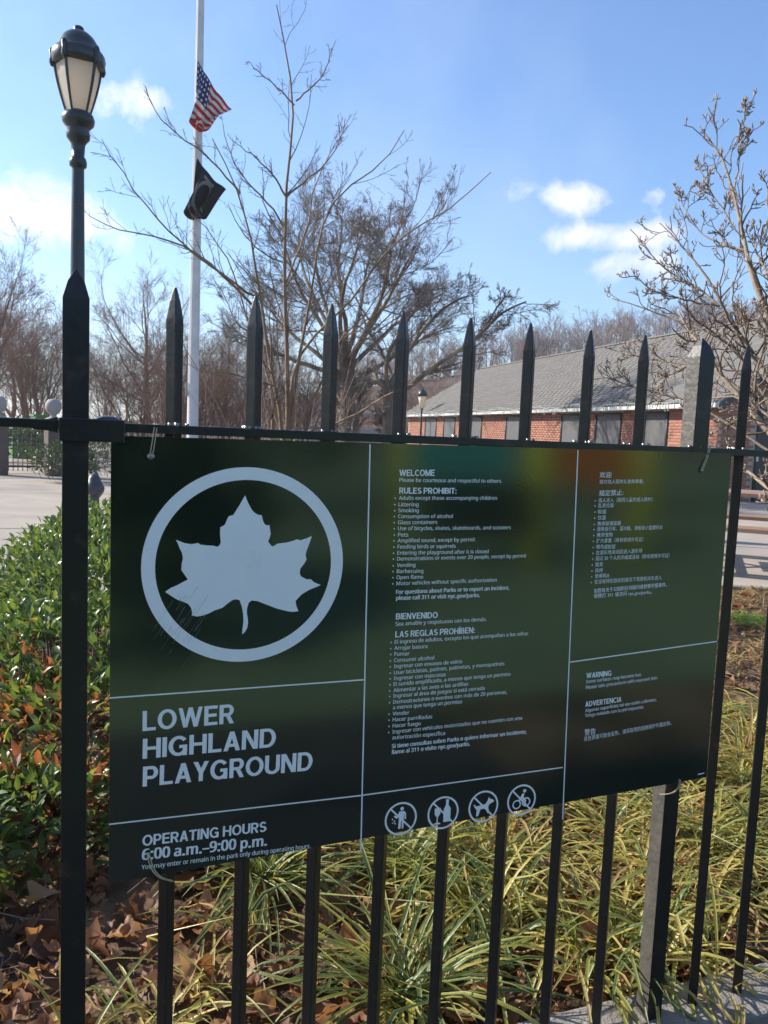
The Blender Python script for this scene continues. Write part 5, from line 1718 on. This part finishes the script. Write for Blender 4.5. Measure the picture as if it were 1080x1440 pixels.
for k, l in enumerate(limA):
    l = l[:1] + [(488 + (x - 488) * .84, 530 + (y - 530) * .80) for x, y in l[1:]]
    TA.append((l, 22, 22 + [-4, 3, -2, 3, -4, 4, 2, -4, -3, 4, 5, -5][k], .078, .014, 'limb'))
lvA = [dict(n=12, tmin=.2, tmax=1, ang=.6, lf=.40, rf=.40, K=8, wob=.10, up=.05, rmin=.009, sides=5, taper=.3),
       dict(n=9, tmin=.2, tmax=1, ang=.6, lf=.46, rf=.5, K=6, wob=.13, up=.04, rmin=.005, sides=3, taper=.4),
       dict(n=6, tmin=.2, tmax=1, ang=.6, lf=.55, rf=.55, K=4, wob=.16, up=.03, rmin=.0034, taper=.5),
       dict(n=4, tmin=.1, tmax=1, ang=.6, lf=.6, rf=.6, K=2, wob=.2, up=.03, rmin=.0026, taper=.6)]
limb_tree('large_bare_tree', 'large old bare tree with dense rounded crown behind the middle pickets', (P[0], P[1], 0), TA, (MT['bark_big'], MT['twig_dark']), 63, lvA)
P = atD(545, 600, 19)
TB = [([(538, 700), (541, 650), (544, 610), (548, 585), (550, 565), (548, 548)], 19, 19, .20, .17, 'trunk')]
for l, dd, r0 in [([(548, 550), (535, 535), (515, 540), (495, 548), (475, 545)], 0, .14), ([(550, 560), (575, 545), (590, 530), (612, 512), (655, 490), (680, 465), (700, 445), (715, 430), (740, 425)], -1, .11),
              ([(655, 490), (672, 470), (690, 452), (700, 430), (712, 415)], -1, .04), ([(548, 550), (560, 510), (585, 480), (600, 455), (625, 430), (660, 415)], .5, .10),
              ([(548, 552), (540, 510), (560, 470), (590, 430), (600, 400)], -1, .08), ([(560, 548), (540, 500), (515, 460), (505, 430)], 1, .07)]:
    TB.append((l, 19, 19 + dd, r0 * .72, .018, 'limb'))
lvB = [dict(n=13, tmin=.2, tmax=1, ang=.65, lf=.32, rf=.4, K=7, wob=.15, up=.05, rmin=.008, sides=4, taper=.3),
       dict(n=8, tmin=.15, tmax=1, ang=.65, lf=.45, rf=.55, K=5, wob=.18, up=.02, rmin=.005, taper=.4),
       dict(n=6, tmin=.15, tmax=1, ang=.7, lf=.5, rf=.7, K=4, wob=.2, up=.02, rmin=.0035, taper=.5),
       dict(n=3, tmin=.15, tmax=1, ang=.7, lf=.5, rf=.7, K=3, wob=.2, up=.02, rmin=.003, taper=.5)]
limb_tree('leaning_bare_tree', 'crooked bare tree with pale trunk and a limb reaching right over the roof', (P[0], P[1], 0), TB, (MT['bark_big'], MT['twig_dark']), 62, lvB)

# magnolia at right
MG = [([(1130, 560), (1095, 480), (1068, 415), (1056, 384), (1048, 355), (1042, 325), (1037, 295), (1032, 270), (1022, 235), (1015, 208), (999, 197), (983, 178)], 3.6, 3.9, .020, .0032, 'limb'),
      ([(1032, 270), (1038, 240), (1042, 215), (1046, 185), (1047, 142)], 3.85, 3.9, .005, .0022, 'branch'),
      ([(1120, 620), (1085, 540), (1059, 491), (1029, 455), (1011, 428), (999, 390), (975, 365), (957, 339), (939, 327), (929, 314)], 3.7, 3.9, .016, .0028, 'limb'),
      ([(1110, 620), (1070, 550), (1044, 497), (1022, 480), (999, 467), (963, 452), (924, 443), (894, 428), (862, 419)], 3.8, 4.1, .014, .0026, 'limb'),
      ([(1011, 431), (980, 425), (954, 420), (918, 410), (892, 388)], 3.8, 3.7, .007, .0024, 'branch'),
      ([(1011, 431), (990, 410), (963, 396), (930, 375), (909, 351), (886, 322)], 3.85, 4.0, .007, .0024, 'branch'),
      ([(1140, 660), (1080, 610), (1040, 558), (1010, 525), (990, 495), (972, 465), (955, 440)], 3.5, 3.9, .020, .006, 'limb'),
      ([(1090, 600), (1040, 540), (990, 515), (930, 508), (880, 498), (848, 488)], 3.9, 4.3, .010, .0028, 'limb'),
      ([(1090, 640), (1030, 600), (985, 570), (930, 552), (880, 545), (840, 520)], 4.0, 4.3, .009, .0026, 'limb'),
      ([(1140, 480), (1100, 478), (1070, 468), (1053, 455), (1035, 440), (1020, 436)], 3.6, 3.7, .009, .003, 'branch'),
      ([(1150, 450), (1110, 430), (1085, 400), (1072, 370), (1060, 350), (1058, 330)], 3.5, 3.8, .010, .003, 'branch'),
      ([(1150, 400), (1110, 370), (1090, 330), (1080, 300), (1079, 262)], 3.6, 3.8, .009, .003, 'branch'),
      ([(1080, 560), (1040, 590), (1010, 602), (985, 625)], 3.6, 3.6, .006, .003, 'branch'),
      ([(1150, 640), (1100, 600), (1060, 570), (1035, 555), (1000, 560), (975, 575)], 3.4, 3.6, .010, .003, 'branch'),
      ([(1160, 720), (1110, 700), (1078, 686), (1062, 672), (1046, 660)], 3.2, 3.5, .014, .007, 'branch'),
      ([(1042, 333), (1020, 300), (1000, 270), (990, 245), (978, 228)], 3.9, 4.0, .005, .0022, 'branch'),
      ([(1048, 355), (1020, 345), (990, 335), (965, 300), (955, 270)], 3.9, 4.1, .006, .0022, 'branch'),
      ([(999, 467), (985, 500), (960, 520), (935, 530), (915, 560)], 3.9, 3.9, .006, .003, 'branch'),
      ([(1130, 520), (1100, 500), (1080, 470), (1075, 445), (1060, 425)], 3.5, 3.4, .008, .003, 'branch')]
MG = [(a, b, c, d * .72, e_ * .8, f) for a, b, c, d, e_, f in MG]
lvM = [dict(n=12, tmin=.12, tmax=1, ang=.7, lf=.26, rf=.6, K=7, wob=.22, up=.12, rmin=.0020, sides=5, taper=.6),
       dict(n=4, tmin=.12, tmax=1, ang=.75, lf=.42, rf=.75, K=5, wob=.28, up=.14, rmin=.0016, sides=4, taper=.7),
       dict(n=2, tmin=.2, tmax=.95, ang=.8, lf=.4, rf=.8, K=4, wob=.25, up=.16, rmin=.0014, sides=4, taper=.8)]
bm_ = atD(1130, 620, 3.55)
mag, tips = limb_tree('magnolia_tree', 'pale branched magnolia with fuzzy buds at the right edge', (bm_[0], bm_[1], .05), MG, (MT['bark_mag'], MT['twig_mag']), 71, lvM)
link('trunk', tubes_me('trunk', [(np.stack([np.array([.02, 0, 0]), np.array([0, 0, .45]), np.array([-.03, .01, .9]), np.array([0, 0, 1.25])])[None], np.array([[.055, .045, .038, .03]]), 10)]), MT['bark_mag'], mag)
# buds: little spindle on each twig end and along twigs
BP, BD = [], []
for P, R in tips:
    tip = P[:, -1]; d = P[:, -1] - P[:, -2]; d /= np.linalg.norm(d, axis=1, keepdims=True)
    BP.append(tip); BD.append(d)
P, R = tips[-1]
for k in (2,):
    P = P[::2]
    d = P[:, k] - P[:, k - 1]; d /= np.linalg.norm(d, axis=1, keepdims=True)
    d = d * .7 + rg.normal(size=d.shape) * .6; d /= np.linalg.norm(d, axis=1, keepdims=True)
    BP.append(P[:, k]); BD.append(d)
BP = np.concatenate(BP); BD = np.concatenate(BD) + np.array([0, 0, .25]); BD /= np.linalg.norm(BD, axis=1, keepdims=True)
sz = rg.uniform(.006, .015, len(BP))
pl = BP[:, None, :] + BD[:, None, :] * (sz[:, None] * np.array([0, .35, .75, 1.0])[None])[..., None] - np.array(mag.location)
rr = sz[:, None] * np.array([.13, .22, .17, .03])[None]
o = link('buds', tubes_me('buds', [(pl, rr, 6)]), MT['bud'], mag); o['kind'] = 'stuff'
# a single clinging green leaf cluster in the far shrub
shrub('green_sprig', 'bright green leafy sprig at the foot of the multi-stemmed tree', [((bp[0] - .1, bp[1] - .35, 1.08), (.07, .05, .09)), ((bp[0] - .02, bp[1] - .3, .95), (.16, .1, .14))], 90, .05, leaf_mat('sprig_leaf', [(0, (.05, .2, .02)), (1, (.12, .32, .04))], trans=.4), 91, stems=6)

# hillside wood
rg = np.random.default_rng(88)
Vt, Ft, ot = [], [], 0
vars_ = []
for k in range(4):
    r2 = np.random.default_rng(200 + k)
    S = np.zeros((1, 3)); D = np.array([[0, 0, 1.]])
    P0_, R0_ = grow(r2, S, D, np.array([8.]), np.array([.16]), 7, .06, .03, .15)
    P1_, R1_ = spawn(r2, P0_, R0_, 10, .04, 1, .55, .55, .6, 5, .12, .12)
    P2_, R2_ = spawn(r2, P1_, R1_, 6, .1, 1, .5, .5, .6, 4, .14, .1)
    P3_, R3_ = spawn(r2, P2_, R2_, 5, .1, 1, .5, .6, .7, 2, .14, .06)
    bs = [(P0_, R0_, 4), (P1_, np.clip(R1_, .02, .05), 3), (P2_, np.clip(R2_, .013, .03), 3), (P3_, np.clip(R3_, .010, .02), 3)]
    o_ = 0; vv, ff_ = [], []
    for b_ in bs:
        V, F = tubes_np(*b_); vv.append(V); ff_.append(F + o_); o_ += len(V)
    vars_.append((np.concatenate(vv), np.concatenate(ff_)))
axl = (P1 - P0) / np.linalg.norm(P1 - P0); nl_ = np.array([-axl[1], axl[0]])
n = 0
while n < 300:
    s_ = rg.uniform(-8, 175); d_ = rg.choice([rg.uniform(-40, 12), rg.uniform(-10, 14)])
    x, y = P0 + axl * s_ + nl_ * d_
    z = float(hillz(np.array(x), np.array(y)))
    qx, qy, qz = proj(np.array([x, y, z + 5]))
    if qz < 5 or qx < 480 or qx > 1150: continue
    V, F = vars_[rg.integers(4)]
    a = rg.uniform(0, 6.28); sc = rg.uniform(.45, .8)
    Rm = np.array([[math.cos(a), -math.sin(a), 0], [math.sin(a), math.cos(a), 0], [0, 0, 1]])
    Vt.append((V * sc) @ Rm.T + np.array([x, y, z - .2])); Ft.append(F + ot); ot += len(V); n += 1
o = link('hillside_wood', npmesh('hillside_wood', np.concatenate(Vt), np.concatenate(Ft)), MT['twig_hill'])
tag(o, 'bare brown woodland covering the hill behind the brick building', 'woodland', kind='stuff')

# ------------------------------------------------------------ across the street, behind the camera (out of view, partly added for reflections in the glossy sign)
pp = empty('added_play_panel', (3.5, -5.4, 0), math.radians(-6))  # unseen panel added to give the sign its coloured reflections
tag(pp, 'added play panel with lime posts and teal and orange boards, unseen, for the sign reflection', 'play panel')
for x in (.45, 1.75): link('post', lathe_me('post', [(.11, 0), (.11, 1.7), (.0, 1.76)], 14), MT['lime'], pp, (x, 0, 0))
link('board', box_me('board', (-.35, 0, 1.12), (1.0, .08, .55), .02), MT['teal'], pp)
link('board', box_me('board', (-.1, .05, .55), (1.3, .08, .5), .02), MT['black_iron'], pp)
link('board', box_me('board', (1.15, 0, 1.05), (.9, .08, .55), .02), MT['orange'], pp)
link('post', lathe_me('post', [(.06, 0), (.06, 1.5), (.0, 1.55)], 14), MT['lime'], pp, (-1.0, 0, 0))
k = 0
rg = np.random.default_rng(99)
for x, y, wd, hh, label in [(-1.2, -3.6, 1.7, 1.9, 'broad dark evergreen added behind the camera at left to darken the sign reflection'), (.4, -9.5, 2.4, 3.2, 'tall evergreen shrub behind the camera'), (5.8, -11, 2.8, 3.4, 'evergreen shrub behind the play panel'),  # first bush is added to keep the sign's left reflection dark
                            (11, -10, 3.2, 3.6, 'large evergreen behind the camera at right'), (17, -9, 3.4, 3.6, 'evergreen at the far right behind the camera'), (-9, -8, 3, 3.4, 'evergreen at the far left behind the camera')]:
    shrub('evergreen_bush', label, [((x, y, hh * .45), (wd, wd * .7, hh * .55)), ((x + wd * .5, y + .2, hh * .35), (wd * .7, wd * .6, hh * .45))], 2600, .22, MT['farshrub'], 120 + k, stems=10)
    k += 1

# ------------------------------------------------------------ air
hm = bpy.data.materials.new('haze_air')
hm.use_nodes = True
ht = hm.node_tree; ht.nodes.clear()
ho = N(ht, 'ShaderNodeOutputMaterial')
hv_ = N(ht, 'ShaderNodeVolumePrincipled', ins={'Color': (0.93, 0.95, 1.0, 1), 'Density': 0.0010, 'Anisotropy': 0.4})
ht.links.new(hv_.outputs[0], ho.inputs['Volume'])
hz_ = link('haze', box_me('haze', (0, 0, 22.5), (1900, 1900, 48)), hm)
tag(hz_, kind='stuff')
